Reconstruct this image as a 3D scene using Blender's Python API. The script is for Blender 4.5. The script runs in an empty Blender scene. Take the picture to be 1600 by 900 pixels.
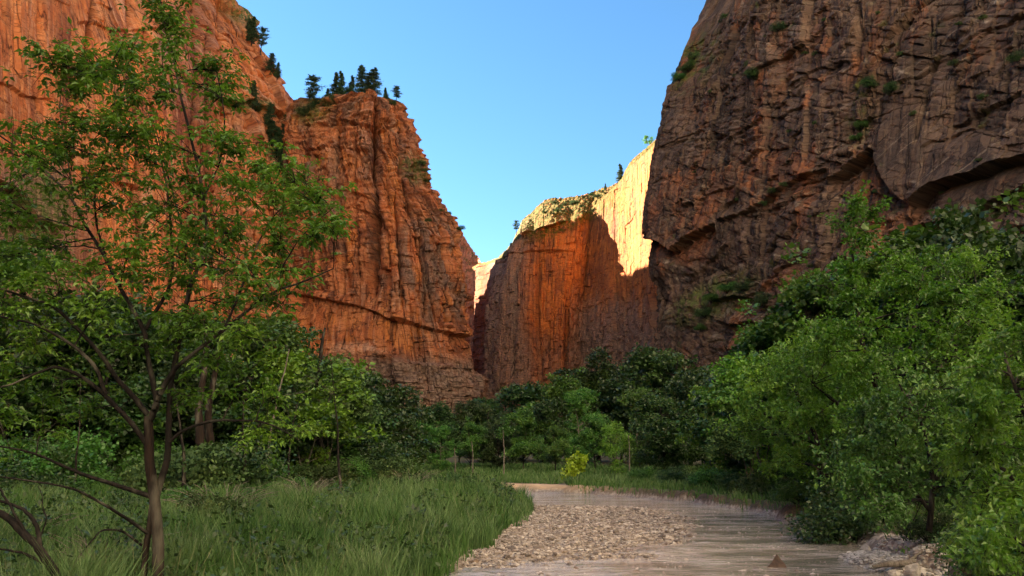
import bpy, math, random
import numpy as np
R = math.radians
S = bpy.context.scene
COL = S.collection
rng = np.random.default_rng(11)
random.seed(11)

# ---------------------------------------------------------------- camera geometry
F, CX, CY, HZ = 1250.0, 800.0, 450.0, 715.0
ZC = 2.45
TH = math.atan((HZ - CY) / F)
CT, ST = math.cos(TH), math.sin(TH)

def depth(Y, z):
    return Y * CT + (z - ZC) * ST
def X_at(px, Y, z):
    return (px - CX) / F * depth(Y, z)
def Z_at(py, Y):
    b = -(py - CY) / F
    return ZC + Y * (ST + b * CT) / (CT - b * ST)
def at(px, py, Y):
    z = Z_at(py, Y)
    return (float(X_at(px, Y, z)), float(Y), float(z))
def on_ground(px, py, zg=0.0):
    b = -(py - CY) / F
    Y = (zg - ZC) * (CT - b * ST) / (ST + b * CT)
    return (float(X_at(px, Y, zg)), float(Y))
def project(x, y, z):
    dp = y * CT + (z - ZC) * ST
    up = -y * ST + (z - ZC) * CT
    dp = np.where(np.abs(dp) < 1e-3, 1e-3, dp)
    return CX + F * x / dp, CY - F * up / dp

# ---------------------------------------------------------------- noise
_perm = np.random.default_rng(5).permutation(4096).astype(np.int64)
def ihash(i, j=0, k=0):
    i = np.asarray(i).astype(np.int64); j = np.asarray(j).astype(np.int64); k = np.asarray(k).astype(np.int64)
    return _perm[(_perm[(_perm[i & 4095] + j) & 4095] + k) & 4095]
def rnd(i, j=0, k=0):
    return ihash(i, j, k) / 4095.0
_ga = np.linspace(0, 2 * np.pi, 64, endpoint=False)
_gx, _gy = np.cos(_ga), np.sin(_ga)
def n2(x, y, seed=0):
    xi = np.floor(x); yi = np.floor(y)
    xf = x - xi; yf = y - yi
    u = xf * xf * xf * (xf * (xf * 6 - 15) + 10); v = yf * yf * yf * (yf * (yf * 6 - 15) + 10)
    def g(dx, dy):
        h = ihash(xi + dx, yi + dy, seed) & 63
        return _gx[h] * (xf - dx) + _gy[h] * (yf - dy)
    a = g(0, 0); b = g(1, 0); c = g(0, 1); d = g(1, 1)
    return 1.5 * ((a + u * (b - a)) * (1 - v) + (c + u * (d - c)) * v)
def fbm(x, y, oct=4, seed=0, gain=.5, lac=2.03):
    s = 0; a = 1.0; t = 0
    for o in range(oct):
        s = s + a * n2(x * lac ** o + 17.3 * o, y * lac ** o - 9.1 * o, seed + o); t += a; a *= gain
    return s / t
def ridge(x, y, oct=3, seed=0):
    s = 0; a = 1.0; t = 0
    for o in range(oct):
        s = s + a * (1 - 2 * np.abs(n2(x * 2.1 ** o + 5.3 * o, y * 2.1 ** o, seed + o))); t += a; a *= .5
    return s / t
def sstep(a, b, x):
    t = np.clip((x - a) / (b - a), 0, 1)
    return t * t * (3 - 2 * t)

# ---------------------------------------------------------------- mesh making
def mesh_obj(name, verts, faces=None, mat=None, parent=None, quads=None, tris=None, loop=None, smooth=False):
    """quads / tris: integer arrays; verts: (n,3) float array"""
    me = bpy.data.meshes.new(name)
    v = np.ascontiguousarray(verts, dtype=np.float32)
    me.vertices.add(len(v)); me.vertices.foreach_set('co', v.ravel())
    parts, starts = [], []
    n = 0
    for arr in (quads, tris):
        if arr is not None and len(arr):
            arr = np.asarray(arr, dtype=np.int32)
            parts.append(arr.ravel())
            starts.append(n + np.arange(len(arr)) * arr.shape[1]); n += arr.size
    li = np.concatenate(parts); st = np.concatenate(starts).astype(np.int32)
    me.loops.add(len(li)); me.loops.foreach_set('vertex_index', li)
    me.polygons.add(len(st)); me.polygons.foreach_set('loop_start', st)
    me.update(calc_edges=True)
    me.validate()
    if smooth:
        me.polygons.foreach_set('use_smooth', np.ones(len(st), bool))
    else:
        me.polygons.foreach_set('use_smooth', np.zeros(len(st), bool))
    if mat: me.materials.append(mat)
    o = bpy.data.objects.new(name, me); COL.objects.link(o)
    if parent is not None: o.parent = parent
    return o
def fattr(o, name, data, typ='FLOAT', dom='POINT'):
    a = o.data.attributes.new(name, typ, dom)
    key = {'FLOAT': 'value', 'FLOAT_VECTOR': 'vector', 'FLOAT_COLOR': 'color'}[typ]
    a.data.foreach_set(key, np.ascontiguousarray(data, dtype=np.float32).ravel())
def grid_quads(nr, nc):
    i = np.arange((nr - 1) * (nc - 1)); r = i // (nc - 1); c = i % (nc - 1)
    a = r * nc + c
    return np.stack([a, a + 1, a + nc + 1, a + nc], 1)
def empty(name, loc=(0, 0, 0), rz=0.0, sc=1.0):
    o = bpy.data.objects.new(name, None); COL.objects.link(o)
    o.location = loc; o.rotation_euler = (0, 0, rz); o.scale = (sc, sc, sc)
    o.empty_display_size = .2
    return o
def tag(o, label=None, cat=None, group=None, kind=None):
    if label: o['label'] = label
    if cat: o['category'] = cat
    if group: o['group'] = group
    if kind: o['kind'] = kind
    return o
def copy_thing(root, loc, rz, sc, label, group=None, cat=None):
    r = root.copy(); COL.objects.link(r)
    r.location = loc; r.rotation_euler = (0, 0, rz)
    r.scale = sc if isinstance(sc, tuple) else (sc, sc, sc)
    r['label'] = label
    if group: r['group'] = group
    if cat: r['category'] = cat
    for ch in list(root.children):
        c = ch.copy(); COL.objects.link(c); c.parent = r
    return r

# ---------------------------------------------------------------- shader helper
class NT:
    def __init__(s, name):
        s.m = bpy.data.materials.new(name); s.m.use_nodes = True
        s.t = s.m.node_tree; s.t.nodes.clear()
        s.out = s.t.nodes.new('ShaderNodeOutputMaterial')
    def n(s, typ, **kw):
        nd = s.t.nodes.new('ShaderNode' + typ)
        for k, v in kw.items(): setattr(nd, k, v)
        return nd
    def l(s, a, b): s.t.links.new(a, b)
    def put(s, sock, v):
        if isinstance(v, bpy.types.NodeSocket): s.l(v, sock)
        elif v is not None: sock.default_value = v
    def attr(s, name, what='Fac'):
        return s.n('Attribute', attribute_name=name).outputs[what]
    def math(s, op, a, b=None, c=None, clamp=False):
        nd = s.n('Math', operation=op, use_clamp=clamp)
        s.put(nd.inputs[0], a); s.put(nd.inputs[1], b); s.put(nd.inputs[2], c)
        return nd.outputs[0]
    def mix(s, f, a, b, blend='MIX'):
        nd = s.n('Mix', data_type='RGBA', blend_type=blend, clamp_factor=True)
        s.put(nd.inputs[0], f)
        s.put(nd.inputs[6], rgba(a)); s.put(nd.inputs[7], rgba(b))
        return nd.outputs[2]
    def map(s, v, sc=(1, 1, 1), rot=(0, 0, 0), loc=(0, 0, 0)):
        nd = s.n('Mapping'); s.l(v, nd.inputs[0])
        nd.inputs[1].default_value = loc; nd.inputs[2].default_value = rot; nd.inputs[3].default_value = sc
        return nd.outputs[0]
    def noise(s, v, scale=1, detail=4, rough=.55, dist=0.0):
        nd = s.n('TexNoise'); s.l(v, nd.inputs['Vector'])
        nd.inputs['Scale'].default_value = scale; nd.inputs['Detail'].default_value = detail
        nd.inputs['Roughness'].default_value = rough; nd.inputs['Distortion'].default_value = dist
        return nd.outputs[0]
    def voro(s, v, scale=1, feature='F1', rand=1.0):
        nd = s.n('TexVoronoi', feature=feature); s.l(v, nd.inputs['Vector'])
        nd.inputs['Scale'].default_value = scale; nd.inputs['Randomness'].default_value = rand
        return nd
    def ramp(s, f, a, b, va=0.0, vb=1.0):
        nd = s.n('MapRange', interpolation_type='SMOOTHSTEP')
        s.put(nd.inputs[0], f)
        for i, v in enumerate((a, b, va, vb)): nd.inputs[i + 1].default_value = v
        return nd.outputs[0]
    def bump(s, h, strength=.5, dist=1.0, normal=None):
        nd = s.n('Bump'); nd.inputs['Strength'].default_value = strength; nd.inputs['Distance'].default_value = dist
        s.l(h, nd.inputs['Height'])
        if normal is not None: s.l(normal, nd.inputs['Normal'])
        return nd.outputs[0]
    def bsdf(s, color, rough=.9, normal=None, spec=.3, **kw):
        nd = s.n('BsdfPrincipled'); s.put(nd.inputs['Base Color'], rgba(color)); s.put(nd.inputs['Roughness'], rough)
        s.put(nd.inputs['Specular IOR Level'], spec)
        if normal is not None: s.l(normal, nd.inputs['Normal'])
        for k, v in kw.items(): s.put(nd.inputs[k], v)
        return nd.outputs[0]
    def done(s, sh):
        s.l(sh, s.out.inputs[0]); return s.m
def rgba(c):
    if isinstance(c, (tuple, list)) and len(c) == 3: return (c[0], c[1], c[2], 1.0)
    return c

# ---------------------------------------------------------------- camera, sun, sky
cam = bpy.data.cameras.new('camera'); cam.sensor_width = 36; cam.lens = 36 * F / 1600
cam.clip_start = .05; cam.clip_end = 6000
co = bpy.data.objects.new('camera', cam); COL.objects.link(co)
co.location = (0, 0, ZC); co.rotation_euler = (R(90) + TH, 0, 0)
S.camera = co
SUN_EL = R(26.0)
SUN_H = (-0.86, 0.51)                       # towards the sun, seen from above
sl = bpy.data.lights.new('sun', 'SUN'); sl.energy = 5.0; sl.angle = R(.5); sl.color = (1.0, .91, .76)
so = bpy.data.objects.new('sun', sl); COL.objects.link(so)
sd = (SUN_H[0] * math.cos(SUN_EL), SUN_H[1] * math.cos(SUN_EL), math.sin(SUN_EL))
from mathutils import Vector
so.rotation_euler = Vector(sd).to_track_quat('Z', 'Y').to_euler()
so.location = (-200, 150, 400)
W = bpy.data.worlds.new('World'); S.world = W; W.use_nodes = True
wt = W.node_tree; wt.nodes.clear()
wo = wt.nodes.new('ShaderNodeOutputWorld'); bg = wt.nodes.new('ShaderNodeBackground')
sky = wt.nodes.new('ShaderNodeTexSky'); sky.sky_type = 'NISHITA'; sky.sun_disc = False
sky.sun_elevation = SUN_EL; sky.sun_rotation = math.atan2(SUN_H[0], SUN_H[1])
sky.air_density = 1.0; sky.dust_density = .3; sky.ozone_density = 1.0; sky.altitude = 2800
sat = wt.nodes.new('ShaderNodeHueSaturation'); sat.inputs['Saturation'].default_value = 1.20; sat.inputs['Hue'].default_value = .492; sat.inputs['Value'].default_value = .84
wt.links.new(sky.outputs[0], sat.inputs['Color']); wt.links.new(sat.outputs[0], bg.inputs[0]); wt.links.new(bg.outputs[0], wo.inputs[0])
bg.inputs[1].default_value = .05
S.view_settings.view_transform = 'Standard'; S.view_settings.look = 'None'
S.view_settings.gamma = 1.0; S.view_settings.use_curve_mapping = False
S.view_settings.exposure = 3.08
S.render.engine = 'CYCLES'
S.cycles.use_denoising = True
S.cycles.max_bounces = 8; S.cycles.diffuse_bounces = 4; S.cycles.glossy_bounces = 3; S.cycles.transmission_bounces = 4
S.cycles.transparent_max_bounces = 6
S.cycles.caustics_reflective = False; S.cycles.caustics_refractive = False
# ================================================================ rock
def blocks(U, Z, wu, wz, seed, tilt=1.5):
    """fractured-rock cells: each joint-bounded block gets its own depth and its own tilted plane; also the distance to its joints (m)"""
    u = U / wu + .30 * n2(U / wu * .45, Z / wz * .05, seed) + .03 * n2(U / wu * 1.3, Z / wz * 1.6, seed + 3)
    ci = np.floor(u); fu = u - ci
    z = Z / wz + rnd(ci, 7, seed) * 9 + .30 * n2(Z / wz * .6, ci * 3.7, seed + 1) + .18 * (fu - .5) * (rnd(ci, 11, seed) - .5)
    rj = np.floor(z); fz = z - rj
    e = np.minimum(np.minimum(fu, 1 - fu) * wu, np.minimum(fz, 1 - fz) * wz)
    v = rnd(ci, rj, seed) + tilt * ((fu - .5) * (rnd(ci, rj, seed + 40) - .5) + (fz - .5) * (rnd(ci, rj, seed + 80) - .5))
    return v, e
def line_at(px, line):
    a = np.array(line, float)
    return np.interp(px, a[:, 0], a[:, 1]), a[0, 0], a[-1, 0]
def ledge(px, py, line, din, lin, dout=0.0, lout=10.0, fade=12.0, soft=1.6):
    """overhang along a line of the face: recess below it, a lip above it (metres; line and lengths in view units)"""
    yl, x0, x1 = line_at(px, line)
    sl = line_at(px + 3, line)[0] - line_at(px - 3, line)[0]; cs = 1 / np.sqrt(1 + (sl / 6.0) ** 2)
    m = sstep(x0 - 1, x0 + fade, px) * (1 - sstep(x1 - fade, x1 + 1, px))
    t = (py - yl) * cs; k = sstep(-soft, soft, t)
    return m * (k * -din * np.exp(-np.maximum(t, 0) / lin) + (1 - k) * dout * np.exp(np.minimum(t, 0) / lout))
def groove(px, py, line, d, w, fade=15.0):
    """upright cleft: line is (py, px) pairs"""
    xl, y0, y1 = line_at(py, line)
    m = sstep(y0 - 1, y0 + fade, py) * (1 - sstep(y1 - fade, y1 + 1, py))
    return -d * m * np.exp(-np.abs(px - xl) / w * 1.25)
def patch(px, py, cx, cy, rx, ry, rot=0.0, soft=.5):
    c, s = math.cos(R(rot)), math.sin(R(rot))
    a = ((px - cx) * c + (py - cy) * s) / rx; b = (-(px - cx) * s + (py - cy) * c) / ry
    return 1 - sstep(1 - soft, 1 + soft, np.sqrt(a * a + b * b))

def T(v):
    """a constant or a [(z, value), ...] table as a function of height"""
    if isinstance(v, (int, float)): return lambda z: np.full_like(z, float(v))
    a = np.array(sorted(v), float)
    return lambda z: np.interp(z, a[:, 0], a[:, 1])

def cliff(name, cols, subs, nz, disp, mat, cap_rows=14, cap=None, label=None, cat=None, vrows=None, capamp=3.0, capveg=None):
    """cols: dicts with px or x, Y, zb, zt.  A wall swept up through the columns, closed by a cap."""
    K = len(cols)
    zb = np.array([c.get('zb', -6.0) for c in cols], float); zt = np.array([c['zt'] for c in cols], float)
    tt = np.concatenate([np.linspace(i, i + 1, subs[i], endpoint=False) for i in range(K - 1)] + [[K - 1.0]])
    v = np.linspace(0, 1, nz) if vrows is None else np.concatenate([np.linspace(0, vrows[0], int(nz * vrows[1]), endpoint=False), np.linspace(vrows[0], 1, nz - int(nz * vrows[1]))])
    Xc = np.zeros((nz, K)); Yc = np.zeros((nz, K)); Zc = np.zeros((nz, K))
    for k, c in enumerate(cols):
        z = zb[k] + v * (zt[k] - zb[k]); y = T(c['Y'])(z)
        Yc[:, k] = y; Zc[:, k] = z
        Xc[:, k] = T(c['x'])(z) if 'x' in c else X_at(T(c['px'])(z), y, z)
    i0 = np.minimum(tt.astype(int), K - 2); f = tt - i0
    lerp = lambda A: A[:, i0] * (1 - f) + A[:, i0 + 1] * f
    X, Y, Z = lerp(Xc), lerp(Yc), lerp(Zc)
    # length along the face
    mid = nz // 2
    U1 = np.concatenate([[0], np.cumsum(np.hypot(np.diff(X[mid]), np.diff(Y[mid])))])
    U = np.broadcast_to(U1, X.shape).copy()
    # soften corners for the normals
    def sm(A, n=9):
        k = np.ones(n) / n
        P = np.pad(A, ((0, 0), (n // 2, n // 2)), 'edge')
        cs = np.cumsum(np.pad(P, ((0, 0), (1, 0))), axis=1)
        return (cs[:, n:] - cs[:, :-n]) / n
    sx, sy = sm(X), sm(Y)
    tx, ty = np.gradient(sx, axis=1), np.gradient(sy, axis=1)
    L = np.hypot(tx, ty) + 1e-9
    nx, ny = ty / L, -tx / L               # to the right of travel: columns run clockwise round the rock's outside
    px, py = project(X, Y, Z)
    d, vert, masks = disp(U, Z, px, py, X, Y)
    D = d
    Xd, Yd, Zd = X + nx * D, Y + ny * D, Z + vert
    nc0 = Xd.shape[1]
    if cap is not None:
        rows = []
        stages = cap if isinstance(cap, list) else [cap]
        ax, ay, az = Xd[-1], Yd[-1], Zd[-1]
        per = cap_rows // len(stages); cap_rows = per * len(stages)
        for st in stages:
            if isinstance(st, tuple): bx, by, bz = (np.full(nc0, float(q)) for q in st)
            else:
                q = np.array(st, float); bx, by, bz = (lerp(q[None, :, i])[0] for i in range(3))
            for r in range(1, per + 1):
                a = r / per
                qx, qy = ax * (1 - a) + bx * a, ay * (1 - a) + by * a
                wz = capamp * (fbm(qx / 14., qy / 14., 4, 77) + .5 * fbm(qx / 3., qy / 3., 2, 78)) * (1 if st is not stages[-1] else math.sin(a * 3.1))
                rows.append((qx, qy, az * (1 - a) + bz * a + wz))
            ax, ay, az = bx, by, bz
        Xd = np.vstack([Xd] + [r[0] for r in rows]); Yd = np.vstack([Yd] + [r[1] for r in rows]); Zd = np.vstack([Zd] + [r[2] for r in rows])
        U = np.vstack([U] + [U[-1:]] * cap_rows)
        mc = masks[-1:].copy()
        if capveg is not None: mc[..., 2] = capveg; mc[..., 0] = 0
        masks = np.concatenate([masks] + [mc] * cap_rows, 0)
    nr, nc = Xd.shape
    V = np.stack([Xd, Yd, Zd], -1).reshape(-1, 3)
    o = mesh_obj(name, V, quads=grid_quads(nr, nc), mat=mat)
    fattr(o, 'rust_glow', masks[..., 4].ravel() if masks.shape[-1] > 4 else np.zeros(nr * nc)); masks = masks[..., :4]
    fattr(o, 'mask', masks.reshape(-1, 4), 'FLOAT_COLOR')
    fc = np.stack([U, Zd, np.zeros_like(U)], -1).reshape(-1, 3)
    fattr(o, 'face_co', fc, 'FLOAT_VECTOR')
    tag(o, label, cat, kind='structure')
    return o, (px, py, Xd[:nz], Yd[:nz], Zd[:nz], nx, ny)

def rock_mat(name, base, light, dark, pale, grey=(.17, .125, .10), veg=(.055, .085, .02), streak=1.0, bed=0.0, tilt=0.0, fine=1.0, bumpd=.5, rust=None, wash=.45, cell=.5, cw=(.30, .16), stain=.75):
    m = NT(name)
    fc = m.attr('face_co', 'Vector'); mk = m.n('Attribute', attribute_name='mask')
    sep = m.n('SeparateColor'); m.l(mk.outputs['Color'], sep.inputs[0])
    Rm, Gm, Bm = sep.outputs; Am = mk.outputs['Alpha']
    pos = m.n('NewGeometry').outputs['Position']
    rot = m.map(fc, rot=(0, 0, R(tilt)))
    big = m.noise(m.map(fc, (.022, .014, 1)), 1, 3, .6, .6)
    med = m.noise(m.map(fc, (.16, .09, 1)), 1, 5, .68, .12)
    sk = m.noise(m.map(fc, (.38, .026, 1)), 1, 5, .66, .15)            # upright runs of varnish
    sk2 = m.noise(m.map(fc, (1.5, .05, 1), loc=(9, 3, 0)), 1, 4, .6, .2)
    grain = m.noise(m.map(fc, (.9, .9, 1)), 1, 4, .7)
    bedn = m.noise(m.map(rot, (.05, 1.1, 1), loc=(4, 0, 0)), 1, 5, .65, .2)
    c = m.mix(m.ramp(med, .42, .60), base, light)
    if rust is not None:
        c = m.mix(m.math('MULTIPLY', m.math('MAXIMUM', m.ramp(m.noise(m.map(fc, (.05, .03, 1), loc=(31, 7, 0)), 1, 6, .66, .2), .53, .58), m.attr('rust_glow')), .88), c, rust)
    stn = m.noise(m.map(fc, (.085, .040, 1), loc=(13, 27, 0)), 1, 7, .70, .25)
    c = m.mix(m.math('MULTIPLY', m.math('MULTIPLY', m.ramp(stn, .50, .56), m.math('SUBTRACT', 1.0, m.attr('rust_glow'))), stain), c, m.mix(.25, dark, base))
    # dark desert varnish
    f = m.math('ADD', m.math('MULTIPLY', m.ramp(sk, .50, .58), .72 * streak), m.math('MULTIPLY', m.ramp(sk2, .53, .62), .45 * streak), clamp=True)
    f = m.math('MULTIPLY', f, m.ramp(big, .44, .54, .0, 1.0))
    f = m.math('MAXIMUM', f, m.math('MULTIPLY', Rm, m.ramp(m.math('ADD', sk, m.math('MULTIPLY', grain, .6)), .55, .95, .55, 1.0)))
    c = m.mix(f, c, dark)
    # pale washes and beds
    g = m.math('MULTIPLY', m.ramp(m.noise(m.map(fc, (.6, .03, 1), loc=(55, 1, 0)), 1, 5, .6, .3), .54, .68), wash)
    g = m.math('MAXIMUM', g, m.math('MULTIPLY', Gm, m.ramp(grain, .34, .6, .35, 1.0)))
    if bed: g = m.math('MAXIMUM', g, m.math('MULTIPLY', m.ramp(bedn, .585, .65), m.math('MULTIPLY', m.ramp(big, .42, .56), bed)))
    c = m.mix(g, c, pale)
    # joint-bounded blocks weather a little lighter or darker than their neighbours
    wv = m.n('VectorMath', operation='ADD'); m.l(m.map(rot, (cw[0], cw[1], 1)), wv.inputs[0])
    ws = m.n('VectorMath', operation='SCALE'); wn = m.n('TexNoise'); m.l(m.map(rot, (.25, .25, 1)), wn.inputs['Vector']); wn.inputs['Scale'].default_value = 1; wn.inputs['Detail'].default_value = 3
    m.l(wn.outputs['Color'], ws.inputs[0]); ws.inputs['Scale'].default_value = .9; m.l(ws.outputs[0], wv.inputs[1])
    vc = m.voro(wv.outputs[0], 1, 'F1'); cs = m.n('SeparateColor'); m.l(vc.outputs['Color'], cs.inputs[0])
    c = m.mix(m.math('MULTIPLY', m.ramp(cs.outputs[0], .55, .95), cell), c, m.mix(.55, dark, base)); c = m.mix(m.math('MULTIPLY', m.ramp(cs.outputs[1], .6, .95), cell * .8), c, light)
    # grain of the stone
    c = m.mix(m.ramp(grain, .3, .7, .42, 0), c, m.mix(.5, dark, base))
    # thin cracks
    wr = m.n('VectorMath', operation='ADD')
    nz3 = m.n('TexNoise'); m.l(m.map(rot, (.22, .22, 1)), nz3.inputs['Vector']); nz3.inputs['Scale'].default_value = 1; nz3.inputs['Detail'].default_value = 4
    sc = m.n('VectorMath', operation='SCALE'); m.l(nz3.outputs['Color'], sc.inputs[0]); sc.inputs['Scale'].default_value = 1.6
    m.l(m.map(rot, (.14 * fine, .20 * fine, 1)), wr.inputs[0]); m.l(sc.outputs[0], wr.inputs[1])
    vd2 = m.voro(wr.outputs[0], 1, 'DISTANCE_TO_EDGE').outputs[0]
    crack = m.ramp(vd2, .0, .035, 1, 0)
    c = m.mix(m.math('MULTIPLY', crack, .55), c, m.mix(.7, dark, (.02, .012, .01)))
    gl = m.mix(m.ramp(grain, .36, .62), m.mix(.55, grey, (.03, .022, .02)), m.mix(.35, grey, pale))
    c = m.mix(m.math('MULTIPLY', Am, m.ramp(m.math('ADD', med, m.math('MULTIPLY', grain, .5)), .45, .8, .55, .92)), c, gl)
    # upright joints and bedding partings, thin and dark
    jn = m.noise(m.map(fc, (.20 * fine, .012, 1), loc=(77, 5, 0)), 1, 3, .5); hn = m.noise(m.map(rot, (.018, .30 * fine, 1), loc=(3, 61, 0)), 1, 3, .5)
    jl = m.math('MULTIPLY', m.ramp(m.math('ABSOLUTE', m.math('SUBTRACT', jn, .5)), .0, .011, 1, 0), m.ramp(grain, .32, .5))
    hl = m.math('MULTIPLY', m.ramp(m.math('ABSOLUTE', m.math('SUBTRACT', hn, .47)), .0, .010, 1, 0), m.ramp(med, .42, .56))
    jh = m.math('MAXIMUM', jl, hl); c = m.mix(m.math('MULTIPLY', jh, .8), c, m.mix(.8, dark, (.02, .012, .01)))
    # plants and soil on ledges
    vg = m.math('MULTIPLY', Bm, m.ramp(m.noise(m.map(pos, (.35, .35, .35)), 1, 6, .7), .38, .56))
    c = m.mix(vg, c, m.mix(m.ramp(grain, .35, .65), veg, (veg[0] * 2.0, veg[1] * 1.7, veg[2] * 1.6)))
    h = m.math('ADD', m.math('MULTIPLY', m.noise(m.map(fc, (.7, .9, 1)), 1, 5, .8), 1.0), m.math('MULTIPLY', bedn, .35 + .45 * bed)); h = m.math('SUBTRACT', h, m.math('MULTIPLY', jh, .8))
    h = m.math('ADD', h, m.math('MULTIPLY', cs.outputs[2], .9))
    return m.done(m.bsdf(c, .93, m.bump(h, .8, bumpd), .15))

M_ROCK = {
    'pale': rock_mat('pale_bounce_rock', (.62, .52, .40), (.68, .60, .49), (.48, .37, .27), (.72, .65, .55), streak=.5),  # light rock used only for the added bounce wall
    'massif': rock_mat('orange_sandstone', (.68, .205, .058), (.76, .33, .13), (.15, .055, .042), (.76, .45, .27), stain=.42, streak=.75, bumpd=.8, cell=.35, cw=(.22, .05), wash=.6),
    'pinnacle': rock_mat('red_sandstone', (.56, .175, .062), (.66, .27, .115), (.085, .038, .027), (.66, .44, .30), stain=.80, streak=.85, bed=.40, cell=.6, tilt=-6, bumpd=.9, rust=(.66, .235, .055)),
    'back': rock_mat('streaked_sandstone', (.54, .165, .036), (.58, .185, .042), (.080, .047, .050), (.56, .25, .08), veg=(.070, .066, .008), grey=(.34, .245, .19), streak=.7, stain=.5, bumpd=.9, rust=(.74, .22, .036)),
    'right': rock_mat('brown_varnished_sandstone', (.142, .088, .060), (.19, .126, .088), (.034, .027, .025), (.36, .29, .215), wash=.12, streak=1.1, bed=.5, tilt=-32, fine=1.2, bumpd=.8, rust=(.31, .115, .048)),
}
SUNBASE = -8.0

# ---------------------------------------------------------------- left wall
def d_massif(U, Z, px, py, X, Y):
    b1, e1 = blocks(U, Z, 34, 120, 21); b2, e2 = blocks(U + .1 * Z, Z, 11, 36, 22); b3, e3 = blocks(U, Z, 4.5, 9, 23)
    rough = sstep(285, 345, px)                         # broken rock towards the nose
    d = 6 * fbm(U / 60, Z / 110, 3, 31) + 4.5 * (b1 - .5) + (1.0 + 4.6 * rough) * (b2 - .5) + (.25 + 2.4 * rough) * (b3 - .5) + 1.2 * rough * n2(U / 40, Z / 3.2, 42)
    d += (.3 + .35 * rough) * fbm(U / 6, Z / 12, 4, 41) - .8 * np.exp(-e2 / .35) - (.2 + .5 * rough) * np.exp(-e3 / .4)
    d += groove(px, py, [(-120, 152), (0, 150), (80, 137), (160, 122), (330, 118)], 10, 3.0)
    for ln_, D_, w_ in [([(-80, 62), (60, 58), (190, 60)], 4, 3), ([(-80, 208), (70, 204), (200, 214), (330, 210)], 6, 3), ([(-80, 236), (90, 232), (240, 240)], 5, 3), ([(-80, 112), (110, 108)], 4, 2.5), ([(40, 328), (180, 324), (330, 318)], 6, 3), ([(60, 372), (150, 376)], 4, 3)]:
        d += groove(px, py, ln_, D_, w_)
    d += groove(px, py, [(-100, 308), (60, 312), (160, 306), (300, 296), (420, 290)], 7, 6)
    d += groove(px, py, [(-60, 342), (90, 348), (190, 352), (300, 350)], 5, 5)
    d += ledge(px, py, [(120, 34), (150, 33), (180, 46), (240, 44), (300, 30)], 2.5, 14, .8, 8)
    d += ledge(px, py, [(345, 165), (390, 158), (430, 170), (470, 182)], 5, 30, 2.5, 10)
    d += ledge(px, py, [(180, 66), (205, 50), (225, 52), (260, 68)], 1.6, 10, .4, 6)
    d += ledge(px, py, [(-40, 120), (10, 135), (30, 150), (80, 156)], 2.0, 16, .3, 6)
    d += ledge(px, py, [(-60, 255), (30, 300), (60, 338), (110, 372)], 7, 60, 1, 6, 30)
    m = np.zeros(U.shape + (4,)); n = fbm(U / 16, Z / 40, 4, 51)
    m[..., 0] = np.clip(.9 * patch(px, py, 310, 190, 36, 200) + .95 * patch(px, py, 96, 60, 14, 130) * sstep(-.25, .0, n) + .7 * (1 - rough) * sstep(.08, .22, fbm(U / 7, Z / 120, 3, 54)) + .8 * patch(px, py, 265, 200, 40, 160) * sstep(-.1, .1, n) + .9 * sstep(270, 430, py) * (px < 170) + .6 * sstep(360, 470, py) * sstep(-.1, .4, n), 0, 1)
    m[..., 1] = np.clip(.7 * sstep(.1, .5, fbm(U / 9, Z / 90, 3, 52)) * (1 - rough) * sstep(-.3, .2, n) + .8 * rough * sstep(60, 150, py) * sstep(.0, .4, fbm(U / 12, Z / 5, 4, 53)), 0, 1)
    m[..., 3] = np.clip(sstep(215, 290, py) * sstep(160, 90, px) + .5 * rough * sstep(.1, .4, n) + .8 * patch(px, py, 265, 70, 16, 40), 0, 1)
    m[..., 2] = np.clip(patch(px, py, 385, 18, 40, 20, 35) + patch(px, py, 395, 163, 40, 9) + .9 * patch(px, py, 60, 330, 45, 55, 40), 0, 1)
    return d, np.zeros_like(d), m
lz = lambda tab, Y: [(float(Z_at(p, Y)), q) for p, q in tab]
edge = [(700, 462), (560, 462), (240, 462), (200, 461), (185, 460), (165, 452), (150, 444), (120, 431), (90, 415), (65, 396), (45, 384), (30, 374), (0, 352), (-60, 318), (-180, 250), (-330, 160)]
def shift(tab, dx, k=1.0): return [(p, 462 + dx - (462 - q) * k) for p, q in tab]
LOW = 140  # unseen stretch of left wall kept low so sun reaches the added bounce wall
massif_cols = [
    dict(x=-190, Y=-240, zt=80), dict(x=-178, Y=-60, zt=100), dict(x=-176, Y=190, zt=LOW),
    dict(px=[(0, -75), (350, -75)], Y=265, zt=360), dict(px=40, Y=310, zt=362), dict(px=lz(shift(edge, -320, .25), 350), Y=345, zt=364),
    dict(px=lz(shift(edge, -150, .72), 385), Y=385, zt=366), dict(px=lz(shift(edge, -110, .80), 392), Y=[(0, 392), (200, 394), (366, 410)], zt=366),
    dict(px=lz(shift(edge, -40, .95), 415), Y=[(0, 415), (200, 420), (366, 430)], zt=366), dict(px=lz(edge, 440), Y=440, zt=366),
    dict(px=lz(shift(edge, -6), 470), Y=475, zt=366), dict(x=-215, Y=620, zt=366), dict(x=-330, Y=700, zt=366)]
left_wall, LW = cliff('canyon_wall', massif_cols, [12, 14, 26, 90, 110, 150, 70, 90, 90, 30, 16, 10], 520, d_massif, M_ROCK['massif'], vrows=(.72, .93),
                  cap=(-380, 420, 392), label='tall orange sandstone canyon wall on the left behind the leafy tree', cat='cliff')

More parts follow.
